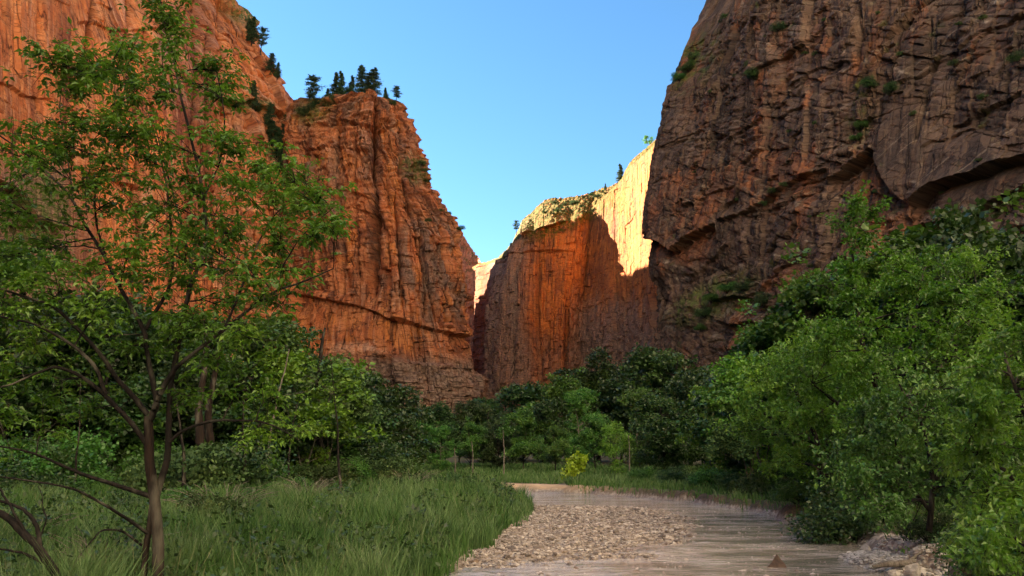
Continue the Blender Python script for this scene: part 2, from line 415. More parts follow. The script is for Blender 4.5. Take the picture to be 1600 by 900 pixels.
# ---------------------------------------------------------------- pinnacle
def d_pinn(U, Z, px, py, X, Y):
    b1, e1 = blocks(U, Z, 16, 60, 121); b2, e2 = blocks(U + .08 * Z, Z, 6.5, 17, 122); b3, e3 = blocks(U, Z - .1 * U, 2.8, 4.2, 123)
    b4, e4 = blocks(U, Z, 10, 3.0, 124)
    d = 2.8 * fbm(U / 30, Z / 50, 3, 131) + 4.6 * (b1 - .5) + 3.2 * (b2 - .5) + 1.9 * (b3 - .5) + 1.1 * (b4 - .5)
    d += 1.0 * np.clip(n2(U / 22, (Z - .06 * U) / 2.4, 143) * 2.4, -.6, .6) * sstep(420, 330, py) + .45 * fbm(U / 4, Z / 5, 4, 141) - .9 * np.exp(-e1 / .6) - .6 * np.exp(-e2 / .4) - .35 * np.exp(-e3 / .35)
    st = n2(U / 60, (Z - .08 * U) / 2.6, 142); d += .55 * st * sstep(380, 150, py)
    wash = sstep(470, 500, py) * (1 - sstep(545, 565, py)) * (1 - sstep(640, 700, px)); d = d * (1 - .55 * wash)
    d += groove(px, py, [(150, 590), (230, 590), (300, 586), (400, 580), (470, 575)], 15, 5.0)
    d += groove(px, py, [(150, 520), (200, 524), (260, 522), (400, 535), (470, 534)], 6, 2.6)
    d += groove(px, py, [(190, 632), (260, 628), (330, 640), (420, 664), (520, 690)], 6, 2.6)
    d += groove(px, py, [(240, 600), (280, 606), (340, 612)], 3.5, 4)
    d += groove(px, py, [(340, 690), (440, 706), (560, 716)], 3, 4)
    d += groove(px, py, [(200, 468), (300, 476), (420, 482)], 3.5, 4)
    for ln_, D_, w_ in [([(200, 556), (330, 552), (440, 556)], 6, 2.2), ([(300, 618), (400, 624), (490, 630)], 7, 2.4), ([(330, 655), (420, 662), (500, 668)], 5, 2.2), ([(230, 498), (330, 500), (460, 496)], 6, 2.4), ([(490, 612), (545, 614)], 5, 2.2), ([(500, 655), (560, 660)], 5, 2.2), ([(480, 540), (545, 538)], 4, 2)]:
        d += groove(px, py, ln_, D_, w_)
    d += ledge(px, py, [(440, 455), (470, 460), (528, 472), (560, 478), (590, 489), (605, 498), (640, 505), (690, 518), (740, 527), (760, 540)], 4.2, 30, 1.2, 8, 8)
    d += ledge(px, py, [(440, 556), (500, 560), (570, 538), (640, 566), (700, 570), (760, 590)], -3.0, 60, 0, 8, 8)
    d += ledge(px, py, [(470, 196), (500, 192), (540, 188), (590, 200), (630, 190)], 3, 16, 1.2, 6)
    d += ledge(px, py, [(540, 188), (560, 178), (580, 190)], 3, 9, .6, 5)
    d += ledge(px, py, [(470, 235), (520, 228), (560, 232), (586, 240)], 2.5, 12, 1.2, 6)
    d += ledge(px, py, [(500, 300), (545, 296), (585, 312)], 2.5, 12, 1, 6)
    d += ledge(px, py, [(600, 500), (618, 497), (640, 503)], 3, 16, .5, 4)
    m = np.zeros(U.shape + (5,)); m[..., 4] = np.clip(patch(px, py, 614, 265, 13, 80) + patch(px, py, 520, 250, 50, 16) * .8 + .9 * wash * sstep(-.2, .05, fbm(U / 10, Z / 14, 3, 156)), 0, 1); n = fbm(U / 8, Z / 30, 4, 151); n3 = fbm(U / 5, Z / 8, 4, 152)  # orange on the right-lit flank is light painted in, beside real rust colour
    low = sstep(545, 575, py)
    m[..., 0] = np.clip(.8 * sstep(.0, .18, n) * (1 - .8 * wash) + .85 * sstep(640, 700, px) * sstep(320, 400, py) * (1 - sstep(495, 520, py)) * sstep(-.25, .05, n) + .5 * low * sstep(-.1, .1, n) + 1.0 * patch(px, py, 584, 300, 11, 130) + .9 * patch(px, py, 520, 420, 16, 60) * sstep(-.2, .1, n) + .8 * wash * sstep(.05, .15, fbm(U / 3, Z / 60, 3, 155)), 0, 1)
    m[..., 3] = np.clip(1.0 * low + .7 * patch(px, py, 680, 430, 60, 90) * sstep(-.2, .1, n) + .55 * sstep(.0, .4, fbm(U / 14, Z / 18, 3, 154)) * sstep(420, 330, py), 0, 1)
    m[..., 0] *= 1 - .8 * patch(px, py, 614, 270, 16, 90)
    m[..., 1] = np.clip(.9 * sstep(.15, .5, n3) * low + .7 * patch(px, py, 560, 545, 45, 10) + .55 * sstep(.12, .45, n3) * sstep(340, 240, py), 0, 1)
    m[..., 2] = np.clip(.8 * patch(px, py, 648, 262, 16, 26, -35) + .8 * patch(px, py, 490, 172, 28, 18, -35) + .35 * sstep(.1, .5, fbm(U / 6, Z / 4, 3, 153)) * sstep(640, 690, px) * sstep(420, 300, py), 0, 1)
    return d, np.zeros_like(d), m
L_ = [(720, 416), (640, 420), (560, 430), (470, 440), (400, 444), (300, 446), (215, 448), (195, 452), (183, 462), (172, 470), (160, 492), (148, 528), (140, 556)]
R_ = [(720, 764), (640, 759), (607, 757), (579, 752), (522, 745), (469, 738), (430, 736), (398, 730), (364, 723), (343, 707), (320, 690), (297, 676), (285, 666), (272, 661), (250, 659), (237, 656), (233, 646), (220, 644), (200, 641), (192, 634), (186, 628), (165, 626), (158, 624), (156, 610), (146, 599), (140, 590)]
R_ = [(p, q - 9 * float(np.interp(p, [330, 400, 540, 600], [0, 1, 1, .2]))) for p, q in R_]
def mixLR(f, Y): 
    ys = np.linspace(720, 140, 40)
    l = np.interp(-ys, [-a for a, _ in L_], [b for _, b in L_]); r = np.interp(-ys, [-a for a, _ in R_], [b for _, b in R_])
    return [(float(Z_at(y, Y)), float(a + f * (b - a))) for y, a, b in zip(ys, l, r)]
zt = float(Z_at(141, 400))
pinn_cols = [
    dict(x=[(0, -118), (zt, -86)], Y=[(0, 520), (zt, 430)], zt=zt), dict(px=mixLR(.0, 440), Y=[(0, 450), (zt, 415)], zt=zt), dict(px=mixLR(.06, 420), Y=[(0, 425), (zt, 410)], zt=zt),
    dict(px=mixLR(.28, 404), Y=[(0, 402), (zt, 404)], zt=zt), dict(px=mixLR(.40, 400), Y=[(0, 396), (zt, 402)], zt=zt), dict(px=mixLR(.62, 396), Y=[(0, 388), (zt, 400)], zt=zt + 2),
    dict(px=mixLR(.86, 402), Y=[(0, 400), (zt, 404)], zt=zt), dict(px=mixLR(1.0, 415), Y=[(0, 420), (zt, 410)], zt=zt),
    dict(px=mixLR(.96, 450), Y=[(0, 500), (zt, 418)], zt=zt), dict(x=[(0, -60), (zt, -80)], Y=[(0, 560), (zt, 430)], zt=zt), dict(x=[(0, -118), (zt, -86)], Y=[(0, 522), (zt, 431)], zt=zt)]
pinnacle, PN = cliff('rock_pinnacle', pinn_cols, [14, 24, 90, 60, 100, 100, 60, 24, 14, 8], 460, d_pinn, M_ROCK['pinnacle'], cap=(-78, 416, zt + 2.5),
                 label='red sandstone pinnacle topped with dark pines left of the sky gap', cat='cliff')

# ---------------------------------------------------------------- back wall
def d_back(U, Z, px, py, X, Y):
    b1, e1 = blocks(U, Z, 22, 90, 221); b2, e2 = blocks(U, Z, 8, 22, 222); b3, e3 = blocks(U, Z, 3.4, 5, 223)
    low = sstep(470, 540, py)
    d = 4 * fbm(U / 40, Z / 70, 3, 231) + 3.5 * (b1 - .5) + 2.2 * (b2 - .5) + (1.0 + 1.0 * low) * (b3 - .5)
    d += .45 * fbm(U / 5, Z / 7, 4, 241) - .6 * np.exp(-e2 / .5) - .4 * np.exp(-e3 / .4)
    d = d * (1 - .72 * sstep(912, 930, px) * sstep(470, 400, py))
    d += groove(px, py, [(300, 918), (360, 912), (430, 897), (520, 884), (600, 880)], 5, 5)
    d += groove(px, py, [(340, 812), (420, 806), (600, 800)], 4, 5)
    d += groove(px, py, [(360, 840), (480, 838), (600, 846)], 3, 4)
    d += ledge(px, py, [(800, 372), (830, 356), (862, 352), (900, 338)], 3, 16, 2, 8)
    d += ledge(px, py, [(770, 415), (800, 395), (830, 390), (900, 392)], 1.5, 9, 1.5, 5)
    m = np.zeros(U.shape + (5,)); n = fbm(U / 9, Z / 40, 4, 251); n2_ = fbm(U / 7, Z / 6, 4, 252)
    bounce_glow = patch(px, py, 872, 430, 44, 110, 4)  # warm bounced light painted into the rock colour of this face
    m[..., 0] = np.clip(1.3 * sstep(758, 770, px) * sstep(830, 785, px + 14 * n) * sstep(385, 420, py) + .7 * sstep(.0, .4, n) * sstep(400, 480, py) * (1 - bounce_glow) + .5 * sstep(.1, .4, n) * bounce_glow * sstep(880, 840, px) + .75 * sstep(768, 758, px), 0, 1)
    m[..., 1] = np.clip(1.0 * sstep(470, 540, py) * sstep(-.05, .15, n2_) * sstep(880, 930, px) + .5 * sstep(.05, .2, fbm(U / 5, Z / 40, 3, 253)) * sstep(930, 960, px) + .6 * sstep(410, 360, py) * sstep(0, .4, n2_), 0, 1) * (1 - .9 * bounce_glow)
    m[..., 4] = np.maximum(bounce_glow * sstep(-.35, -.05, n), sstep(768, 758, px) * .75)  # slot end tinted and darkened so direct sun there reads as orange glow
    m[..., 3] = np.clip(1.0 * sstep(758, 770, px) * sstep(840, 800, px + 10 * n) + .85 * sstep(440, 500, py + 30 * n) * sstep(885, 905, px) + .5 * sstep(500, 560, py) * (1 - bounce_glow), 0, 1)
    m[..., 2] = np.clip(patch(px, py, 890, 325, 75, 26, -14) * 1.3 + .8 * patch(px, py, 850, 360, 40, 12, -14), 0, 1)
    return d, np.zeros_like(d), m
def wz(p, Y): return float(Z_at(p, Y))
back_cols = [
    dict(px=738, Y=800, zt=wz(420, 800)), dict(px=lz([(700, 756), (600, 760), (520, 763), (470, 767), (430, 772), (410, 776), (390, 786)], 640), Y=[(0, 640), (160, 655)], zt=wz(398, 640)),
    dict(px=lz([(700, 776), (500, 781), (430, 788), (400, 794), (380, 802)], 615), Y=615, zt=wz(378, 615)),
    dict(px=812, Y=603, zt=wz(362, 603)), dict(px=850, Y=596, zt=wz(352, 596)), dict(px=lz([(700, 890), (480, 894), (340, 911)], 592), Y=591, zt=wz(338, 591)),
    dict(px=lz([(700, 905), (480, 910), (340, 922)], 606), Y=606, zt=wz(330, 606)), dict(px=965, Y=568, zt=wz(292, 568)), dict(px=984, Y=550, zt=wz(262, 550)),
    dict(px=1026, Y=500, zt=wz(226, 500)), dict(px=1090, Y=430, zt=wz(100, 430)), dict(x=130, Y=370, zt=280), dict(x=300, Y=330, zt=320)]
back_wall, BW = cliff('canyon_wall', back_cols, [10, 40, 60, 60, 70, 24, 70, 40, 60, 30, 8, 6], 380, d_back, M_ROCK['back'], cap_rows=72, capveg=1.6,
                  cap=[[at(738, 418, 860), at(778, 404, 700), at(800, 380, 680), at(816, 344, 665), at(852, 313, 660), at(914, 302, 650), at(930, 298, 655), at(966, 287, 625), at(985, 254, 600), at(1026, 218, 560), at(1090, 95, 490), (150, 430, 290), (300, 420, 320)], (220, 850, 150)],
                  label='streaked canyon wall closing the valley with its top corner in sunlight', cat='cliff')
# wall of the next bend, seen through the slot
def d_slot(U, Z, px, py, X, Y):
    b1, e1 = blocks(U, Z, 14, 40, 321); b2, e2 = blocks(U, Z, 5, 9, 322)
    d = 3 * fbm(U / 20, Z / 30, 3, 331) + 3 * (b1 - .5) + 1.6 * (b2 - .5)
    m = np.zeros(U.shape + (4,)); m[..., 2] = .9 * sstep(470, 410, py) * sstep(-.1, .3, fbm(U / 7, Z / 5, 3, 341)); m[..., 1] = .5
    return d, np.zeros_like(d), m
slot_cols = [dict(x=-210, Y=980, zt=300), dict(px=700, Y=980, zt=wz(330, 980)), dict(px=738, Y=930, zt=wz(392, 930)), dict(px=752, Y=880, zt=wz(410, 880)), dict(px=764, Y=860, zt=wz(432, 860)),
             dict(px=800, Y=850, zt=wz(460, 850)), dict(x=60, Y=960, zt=150)]
slot_wall, _ = cliff('canyon_wall', slot_cols, [10, 50, 50, 50, 30, 10], 240, d_slot, M_ROCK['massif'], cap=(-60, 1150, 260),
                  label='distant orange wall glimpsed through the narrow slot between pinnacle and back wall', cat='cliff')
# unseen rim added behind the pinnacle, shaped to cast shadow on the back wall
def d_shade_rim(U, Z, px, py, X, Y):
    b1, e1 = blocks(U, Z, 30, 80, 421); b2, e2 = blocks(U, Z, 10, 18, 422)
    d = 6 * fbm(U / 60, Z / 60, 3, 431) + 5 * (b1 - .5) + 2 * (b2 - .5)
    return d, np.zeros_like(d), np.zeros(U.shape + (4,))
SHADE_RIM_Z = 254
shade_rim_cols = [dict(x=-420, Y=660, zt=330), dict(x=-200, Y=600, zt=300), dict(x=-150, Y=640, zt=SHADE_RIM_Z + 14), dict(x=-126, Y=690, zt=SHADE_RIM_Z - 8), dict(x=-118, Y=706, zt=SHADE_RIM_Z + 2), dict(x=-118, Y=726, zt=SHADE_RIM_Z - 2), dict(x=-120, Y=748, zt=SHADE_RIM_Z - 20), dict(x=-124, Y=775, zt=204), dict(x=-130, Y=880, zt=190), dict(x=-200, Y=1000, zt=200), dict(x=-420, Y=1000, zt=300)]
rim, _ = cliff('canyon_wall', shade_rim_cols, [20, 30, 24, 20, 20, 20, 20, 20, 16, 10], 120, d_shade_rim, M_ROCK['massif'], cap=(-330, 720, 320), label='unseen rim added behind the pinnacle to shade the lower back wall', cat='cliff')

# ---------------------------------------------------------------- right wall
def d_right(U, Z, px, py, X, Y):
    a = R(30); Ur = U * math.cos(a) - Z * math.sin(a); Zr = U * math.sin(a) + Z * math.cos(a)   # dipping fractures (U runs right to left, see columns)
    b1, e1 = blocks(U, Z, 24, 34, 521); b2, e2 = blocks(Ur, Zr, 9.5, 6.0, 522); b3, e3 = blocks(Ur, Zr, 3.6, 1.8, 523); b4, e4 = blocks(U, Z, 5, 11, 524)
    lowr = sstep(180, 330, py)
    b5, e5 = blocks(U, Z, 9, 55, 525)
    d = 2.2 * fbm(U / 34, Z / 60, 3, 531) + 1.5 * (b1 - .5) + 1.1 * (b2 - .5) + .75 * (b3 - .5) + 1.2 * (b4 - .5) + 1.3 * (b5 - .5)
    d += .28 * fbm(Ur / 4, Zr / 2.0, 4, 541) - .5 * np.exp(-e1 / .5) - .35 * np.exp(-e2 / .3) - .2 * np.exp(-e3 / .25) - .5 * np.exp(-e5 / .3)
    sa = sstep(-.05, .3, fbm(U / 22, Z / 16, 3, 547)); d += sa * (.7 * np.clip(n2(U / 40 + 3, (Z + .16 * U) / 3.0, 545) * 2.6, -.6, .6) + .35 * np.clip(n2(U / 20, (Z + .25 * U) / 1.2, 546) * 2.8, -.6, .6))
    b6, e6 = blocks(U, Z, 6, 16, 526); d += .9 * (b6 - .5) - .4 * np.exp(-e6 / .25)
    slab = np.maximum(patch(px, py, 1410, 235, 50, 75, 0, .3), patch(px, py, 1500, 270, 85, 55, -14, .3))
    d = d * (1 - .75 * slab) + 1.2 * slab
    d = d * (.5 + .5 * sstep(1035, 1110, px + .25 * py - 60))
    # arched overhangs
    d += ledge(px, py, [(1008, 372), (1030, 378), (1045, 392), (1062, 378), (1092, 362), (1120, 350)], 4.5, 22, 1.5, 14, 5)
    d += ledge(px, py, [(1285, 282), (1300, 272), (1318, 258), (1340, 244), (1356, 230), (1366, 236)], 5.5, 40, 1.5, 10, 6)
    d += ledge(px, py, [(1366, 250), (1378, 275), (1395, 300), (1415, 318)], 3.5, 26, .5, 8, 5)
    d += ledge(px, py, [(1418, 322), (1440, 304), (1462, 290), (1490, 282), (1530, 272), (1556, 258), (1600, 246), (1680, 225)], 5, 20, 2.2, 16, 6)
    d += ledge(px, py, [(1416, 352), (1450, 350), (1500, 338), (1540, 318), (1600, 290), (1680, 262)], 3.5, 24, 1.2, 8, 6)
    d += ledge(px, py, [(1120, 345), (1180, 328), (1240, 282), (1290, 262)], 1.5, 14, 1.2, 10, 6)
    for (x0, y0, x1, y1, D) in [(1060, 320, 1150, 292, 1.6), (1120, 335, 1160, 290, 2.4), (1190, 400, 1245, 345, 2.4), (1090, 140, 1180, 0, 1.8), (1200, 330, 1330, 268, 1.4), (1400, 135, 1600, 12, 2.0), (1330, 150, 1420, 10, 1.6),
                                (1480, 200, 1600, 140, 2.0), (1150, 480, 1260, 392, 2.2), (1210, 500, 1300, 430, 2.4), (1240, 460, 1320, 370, 1.6), (1080, 430, 1140, 380, 1.2), (1440, 230, 1540, 190, 1.2), (1220, 120, 1330, 95, 1.5), (1130, 215, 1260, 165, 1.5),
                                (1380, 60, 1500, -60, 1.6), (1040, 230, 1100, 205, 1.4), (1150, 250, 1230, 225, 1.4)]:
        jx = np.linspace(x0, x1, 7); jy = np.linspace(y0, y1, 7) + np.random.default_rng(int(x0 + y0)).normal(0, 3.0, 7)
        d += ledge(px, py, list(zip(jx, jy)), D * .85, 7, .4, 4, 6)
    for ln, D, w in [([(0, 1338), (60, 1342), (110, 1340)], 2.5, 5), ([(20, 1452), (110, 1450), (230, 1432)], 2.0, 4), ([(120, 1082), (200, 1078), (300, 1080)], 1.6, 4), ([(60, 1216), (160, 1222)], 2.0, 6),
                     ([(430, 1030), (520, 1024), (620, 1020)], 3.0, 5), ([(90, 1276), (160, 1272)], 1.6, 4)]:
        d += groove(px, py, ln, D, w)
    d += ledge(px, py, [(1110, 500), (1140, 508), (1185, 500), (1205, 520)], 2.2, 16, 1.5, 8, 4) + ledge(px, py, [(1130, 548), (1160, 545), (1190, 550)], 2.6, 14, 1.2, 8, 4)
    d += ledge(px, py, [(1105, 470), (1150, 462), (1190, 470)], 1.5, 10, 1.8, 6, 4)
    m = np.zeros(U.shape + (5,)); n = fbm(U / 12, Z / 22, 4, 551); nb = fbm(Ur / 10, Zr / 2.2, 4, 552); nn = fbm(U / 5, Z / 5, 4, 553)
    m[..., 0] = np.clip(.75 * sstep(-.15, .3, n) + .6 * slab + .5 * sstep(1430, 1560, px) - .6 * patch(px, py, 1250, 90, 110, 60) - .5 * patch(px, py, 1100, 170, 40, 50), 0, 1)
    under = np.maximum.reduce([patch(px, py, 1070, 395, 36, 20), patch(px, py, 1335, 285, 42, 34, -30), patch(px, py, 1410, 340, 16, 30), patch(px, py, 1390, 370, 60, 40), patch(px, py, 1225, 440, 34, 18, -30)])
    m[..., 4] = np.clip(.8 * under + .9 * patch(px, py, 1095, 165, 22, 35) * sstep(-.2, .1, n) + .9 * patch(px, py, 1330, 60, 60, 70) * sstep(-.1, .15, n) + .8 * patch(px, py, 1225, 110, 30, 50) * sstep(-.1, .2, n), 0, 1)
    m[..., 0] *= 1 - .9 * under
    m[..., 1] = np.clip(.95 * sstep(.22, .5, nb) * sstep(-.2, .3, nn) + .5 * patch(px, py, 1225, 75, 30, 60, 25) * sstep(-.3, .3, nn) + .7 * patch(px, py, 1130, 470, 80, 60) * sstep(.0, .4, nb), 0, 1)
    m[..., 2] = np.clip(.8 * patch(px, py, 1085, 95, 26, 50, 35) * sstep(-.2, .2, nn) + .8 * patch(px, py, 1110, 465, 70, 26, -25) + .6 * patch(px, py, 1345, 170, 24, 60, 15) * sstep(-.1, .3, nn) + .4 * sstep(.25, .5, fbm(U / 4, Z / 4, 3, 554)) * sstep(.0, .3, n), 0, 1)
    return d, np.zeros_like(d), m
re_ = [(720, 1015), (640, 1016), (560, 1019), (500, 1021), (470, 1022), (440, 1020), (415, 1010), (395, 1007), (370, 1006), (345, 1006), (300, 1008), (250, 1014), (200, 1026), (190, 1030), (135, 1040), (128, 1048), (110, 1058), (90, 1064), (78, 1066), (60, 1078), (40, 1082), (34, 1090), (20, 1094), (0, 1104), (-60, 1132), (-150, 1180), (-400, 1290), (-700, 1400)]
re_ = [(p, q + 4 * float(np.interp(p, [-100, 120, 420, 560], [.4, 1, .8, .2]))) for p, q in re_]
right_cols = [
    dict(x=330, Y=420, zt=330), dict(x=100, Y=350, zt=330),
    dict(px=lz([(p, q + 8) for p, q in re_], 300), Y=300, zt=330), dict(px=lz(re_, 272), Y=272, zt=330), dict(px=lz([(p, q + 26 + .3 * max(0, 560 - p) * .12) for p, q in re_], 258), Y=258, zt=330),
    dict(px=[(0, 1150), (140, 1190), (330, 1400)], Y=[(0, 222), (140, 226), (330, 250)], zt=330), dict(px=[(0, 1290), (120, 1320), (330, 1480)], Y=[(0, 185), (120, 192), (330, 225)], zt=330),
    dict(px=[(0, 1425), (330, 1560)], Y=[(0, 160), (330, 200)], zt=330), dict(px=[(0, 1620), (330, 1700)], Y=[(0, 138), (330, 175)], zt=330),
    dict(x=[(0, 122), (330, 150)], Y=90, zt=330), dict(x=[(0, 175), (330, 190)], Y=75, zt=330)]
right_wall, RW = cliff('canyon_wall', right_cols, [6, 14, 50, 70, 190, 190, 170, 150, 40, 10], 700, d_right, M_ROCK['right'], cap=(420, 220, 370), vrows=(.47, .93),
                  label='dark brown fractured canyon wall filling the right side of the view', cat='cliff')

# added unseen wall behind the viewpoint, angled to bounce sunlight onto the left cliffs
def d_bounce(U, Z, px, py, X, Y):
    b1, e1 = blocks(U, Z, 34, 100, 621); b2, e2 = blocks(U, Z, 12, 30, 622)
    d = 5 * fbm(U / 60, Z / 90, 3, 631) + 4 * (b1 - .5) + 1.5 * (b2 - .5)
    m = np.zeros(U.shape + (4,)); m[..., 1] = .4
    return d, np.zeros_like(d), m
bounce_cols = [dict(x=300, Y=120, zt=380), dict(x=178, Y=68, zt=400), dict(x=150, Y=40, zt=410), dict(x=40, Y=-130, zt=420), dict(x=-60, Y=-260, zt=420), dict(x=-170, Y=-320, zt=400), dict(x=-170, Y=-450, zt=400)]
bend, _ = cliff('canyon_wall', bounce_cols, [10, 20, 60, 40, 40, 10], 120, d_bounce, M_ROCK['pale'], cap=(300, -250, 440), label='unseen pale wall added behind the viewpoint to bounce sunlight onto the left cliffs', cat='cliff')
# ================================================================ valley floor, river
RIV = [(2.6, -40, 9), (2.8, 0, 9), (3.2, 15, 9.2), (4.9, 25, 10), (6.1, 36, 9.8), (5.6, 46, 8.6), (2.2, 55.5, 6.6), (-6, 61.5, 6), (-20, 66, 6), (-45, 72, 6), (-80, 84, 6)]
def river_d(x, y):
    """signed distance outside the river's edge (negative in the water) and the side (+1 right / far bank)"""
    best = np.full(x.shape, 1e9); side = np.zeros(x.shape)
    for (ax, ay, aw), (bx, by, bw) in zip(RIV[:-1], RIV[1:]):
        dx, dy = bx - ax, by - ay; l2 = dx * dx + dy * dy
        t = np.clip(((x - ax) * dx + (y - ay) * dy) / l2, 0, 1)
        ex, ey = x - ax - t * dx, y - ay - t * dy
        d = np.hypot(ex, ey) - (aw + t * (bw - aw)) / 2
        s = np.sign(dx * -ey + dy * ex)
        k = d < best
        best = np.where(k, d, best); side = np.where(k, s, side)
    return best, side
VAL = [(0, -200), (0, 0), (-5, 120), (8, 260), (28, 400), (5, 560), (-30, 800), (-60, 1300)]
def bar_h(x, y):
    a = 1.1 - np.sqrt(((x - 1.4 - .16 * (y - 30)) / 6.6) ** 2 + ((y - 31) / 15.0) ** 2)
    return np.clip(a, 0, 1)
def ground(x, y):
    x = np.asarray(x, float); y = np.asarray(y, float)
    d, s = river_d(x, y)
    d = d + .55 * n2(x / 2.3, y / 2.3, 801) + .15 * n2(x / .7, y / .7, 802)
    far = s > 0
    top = np.where(far, .50, .55) + .18 * fbm(x / 9, y / 9, 3, 803) + .05 * n2(x / 1.2, y / 1.2, 804)
    wid = np.where(far, 1.0 + .5 * n2(x / 1.7, y / 1.7, 809), 2.4)
    z = -.42 + (top + .42) * sstep(-.5, 1, d / wid)
    z = z + .75 * sstep(2, 30, d) * np.where(far, 1, .35)
    b = bar_h(x, y)
    inr = d < .6
    bar = -.20 + .27 * sstep(.0, .5, b) + .15 * fbm(x / 1.8, y / 2.2, 3, 805) + .035 * n2(x / .4, y / .4, 806)
    z = np.where(inr, np.maximum(z, bar), z)
    # pebbly shelf by the right bank, close to the viewer
    sh = 1 - np.clip(np.hypot((x - 8.9) / 1.6, (y - 19.5) / 3.8), 0, 1)
    z = np.maximum(z, -.25 + .40 * sstep(0, .7, sh) + .05 * n2(x / .8, y / .8, 807) - (sh <= 0) * 9)
    # talus towards the cliffs
    vx = np.interp(y, [q for _, q in VAL], [p for p, _ in VAL])
    v = np.abs(x - vx)
    hw = np.interp(y, [0, 60, 150, 400], [34, 40, 40, 30])
    rise = np.clip((v - hw) * np.where(x > vx, .42, .22), 0, 34)
    z = z + rise * sstep(0, 20, v - hw) + sstep(2, 12, rise) * 2.2 * fbm(x / 11, y / 11, 4, 808)
    z = z + .02 * np.clip(y - 90, 0, 900)
    return z
def axis(lo, hi, segs):
    out = [lo]; 
    for end, step in segs:
        n = max(1, int(round((end - out[-1]) / step)))
        out += list(np.linspace(out[-1], end, n + 1)[1:])
    return np.array(out)
gx = axis(-1500, 1500, [(-300, 200), (-80, 12), (-30, 1.6), (-8, .6), (-2.5, .25), (12, .10), (20, .4), (45, 1.2), (120, 6), (300, 20), (1500, 200)])
gy = axis(-500, 3000, [(-60, 60), (0, 6), (10, .8), (44, .16), (64, .3), (90, .8), (160, 3), (420, 10), (900, 30), (3000, 200)])
GX, GY = np.meshgrid(gx, gy)
GZ = ground(GX, GY)
gr = mesh_obj('ground', np.stack([GX, GY, GZ], -1).reshape(-1, 3), quads=grid_quads(len(gy), len(gx)))
gd, gs = river_d(GX, GY)
wet = 1 - sstep(-.02, .16, GZ)
grav = np.clip((gd < .8) * (GZ < .16) * 1.0 + (np.hypot((GX - 8.9) / 2.2, (GY - 19.5) / 4.3) < 1), 0, 1)
bank = (1 - sstep(.2, 1.3, gd)) * (gs > 0)
sand = np.clip(1.3 - np.abs(gd - 1.6) / 1.5, 0, 1) * (gs > 0) * sstep(-26, -14, GX) * (1 - sstep(3, 9, GX)) * (GY > 50)
fattr(gr, 'mask', np.stack([grav, wet, np.clip(bank, 0, 1), sand], -1).reshape(-1, 4), 'FLOAT_COLOR')
m = NT('canyon_soil'); pos = m.n('NewGeometry').outputs['Position']
mk = m.n('Attribute', attribute_name='mask'); sp = m.n('SeparateColor'); m.l(mk.outputs['Color'], sp.inputs[0])
nA = m.noise(m.map(pos, (.6, .6, .6)), 1, 6, .65); nB = m.noise(m.map(pos, (7, 7, 7)), 1, 5, .7)
c = m.mix(m.ramp(nA, .42, .6), (.045, .062, .018), (.10, .075, .045))
c = m.mix(m.ramp(nB, .5, .75, 0, .6), c, (.16, .12, .08))
c = m.mix(m.math('MULTIPLY', sp.outputs[2], m.ramp(nB, .3, .6, .5, 1)), c, m.mix(m.ramp(nB, .4, .65), (.045, .030, .020), (.12, .08, .055)))
c = m.mix(mk.outputs['Alpha'], c, (.42, .30, .20))
gv = m.voro(m.map(pos, (9, 9, 3)), 1, 'F1'); gcol = m.mix(m.ramp(gv.outputs['Color'], .2, .8), (.17, .13, .10), (.36, .31, .255))
gcol = m.mix(m.math('MULTIPLY', sp.outputs[1], .6), gcol, (.11, .085, .06))
c = m.mix(sp.outputs[0], c, gcol)
h = m.math('ADD', nB, m.math('MULTIPLY', gv.outputs['Distance'], -1.2))
gr.data.materials.append(m.done(m.bsdf(c, m.mix(sp.outputs[1], (.95, .95, .95), (.35, .35, .35)), m.bump(h, .7, .06), .35)))
tag(gr, kind='structure')

# water sheet
wx = axis(-90, 16, [(-6, 3), (14, .14), (16, 1)]); wy = axis(-40, 96, [(6, 4), (14, .3), (48, .16), (70, .3), (96, 3)])
WX, WY = np.meshgrid(wx, wy)
rp = .034 * fbm(WX / .70, WY / .50, 3, 811) + .024 * ridge(WX / 1.7 + .3 * WY, WY / .7, 2, 812)
act = .45 + .9 * sstep(-.1, .3, fbm(WX / 3, WY / 6, 2, 813)) + .5 * sstep(7, 9, WX)
WZ = rp * act * sstep(44, 18, WY)
wd, _ = river_d(WX, WY)
q = grid_quads(len(wy), len(wx)); keep = (wd.ravel()[q] < 2.2).any(1)
WV = np.stack([WX, WY, WZ], -1).reshape(-1, 3)
q = q[keep]; u, inv = np.unique(q, return_inverse=True)
wa = mesh_obj('river_water', WV[u], quads=inv.reshape(-1, 4), smooth=True)
m = NT('silty_water'); pos = m.n('NewGeometry').outputs['Position']
n1 = m.noise(m.map(pos, (2.4, 3.4, 1)), 1, 4, .6, .3); n2_ = m.noise(m.map(pos, (.35, .9, 1), loc=(3, 8, 0)), 1, 3)
n3 = m.noise(m.map(pos, (9, 16, 1)), 1, 3, .6)
hh = m.math('ADD', m.math('MULTIPLY', n1, m.ramp(n2_, .35, .65, .5, 1.4)), m.math('MULTIPLY', n3, .25))
fo = m.noise(m.map(pos, (.8, 3.2, 1), loc=(5, 2, 0)), 1, 6, .68, .5); foam_sparkle = m.math('MULTIPLY', m.ramp(fo, .42, .68), m.ramp(n2_, .38, .58))  # pale riffle streaks, painted also for sky sparkle on the ripples
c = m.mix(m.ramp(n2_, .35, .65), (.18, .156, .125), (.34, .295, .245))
c = m.mix(m.math('MULTIPLY', foam_sparkle, .38), c, (.62, .62, .63))
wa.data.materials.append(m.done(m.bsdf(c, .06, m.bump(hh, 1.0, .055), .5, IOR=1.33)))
tag(wa, 'shallow silty river rippling past the gravel bar', 'river', kind='structure')

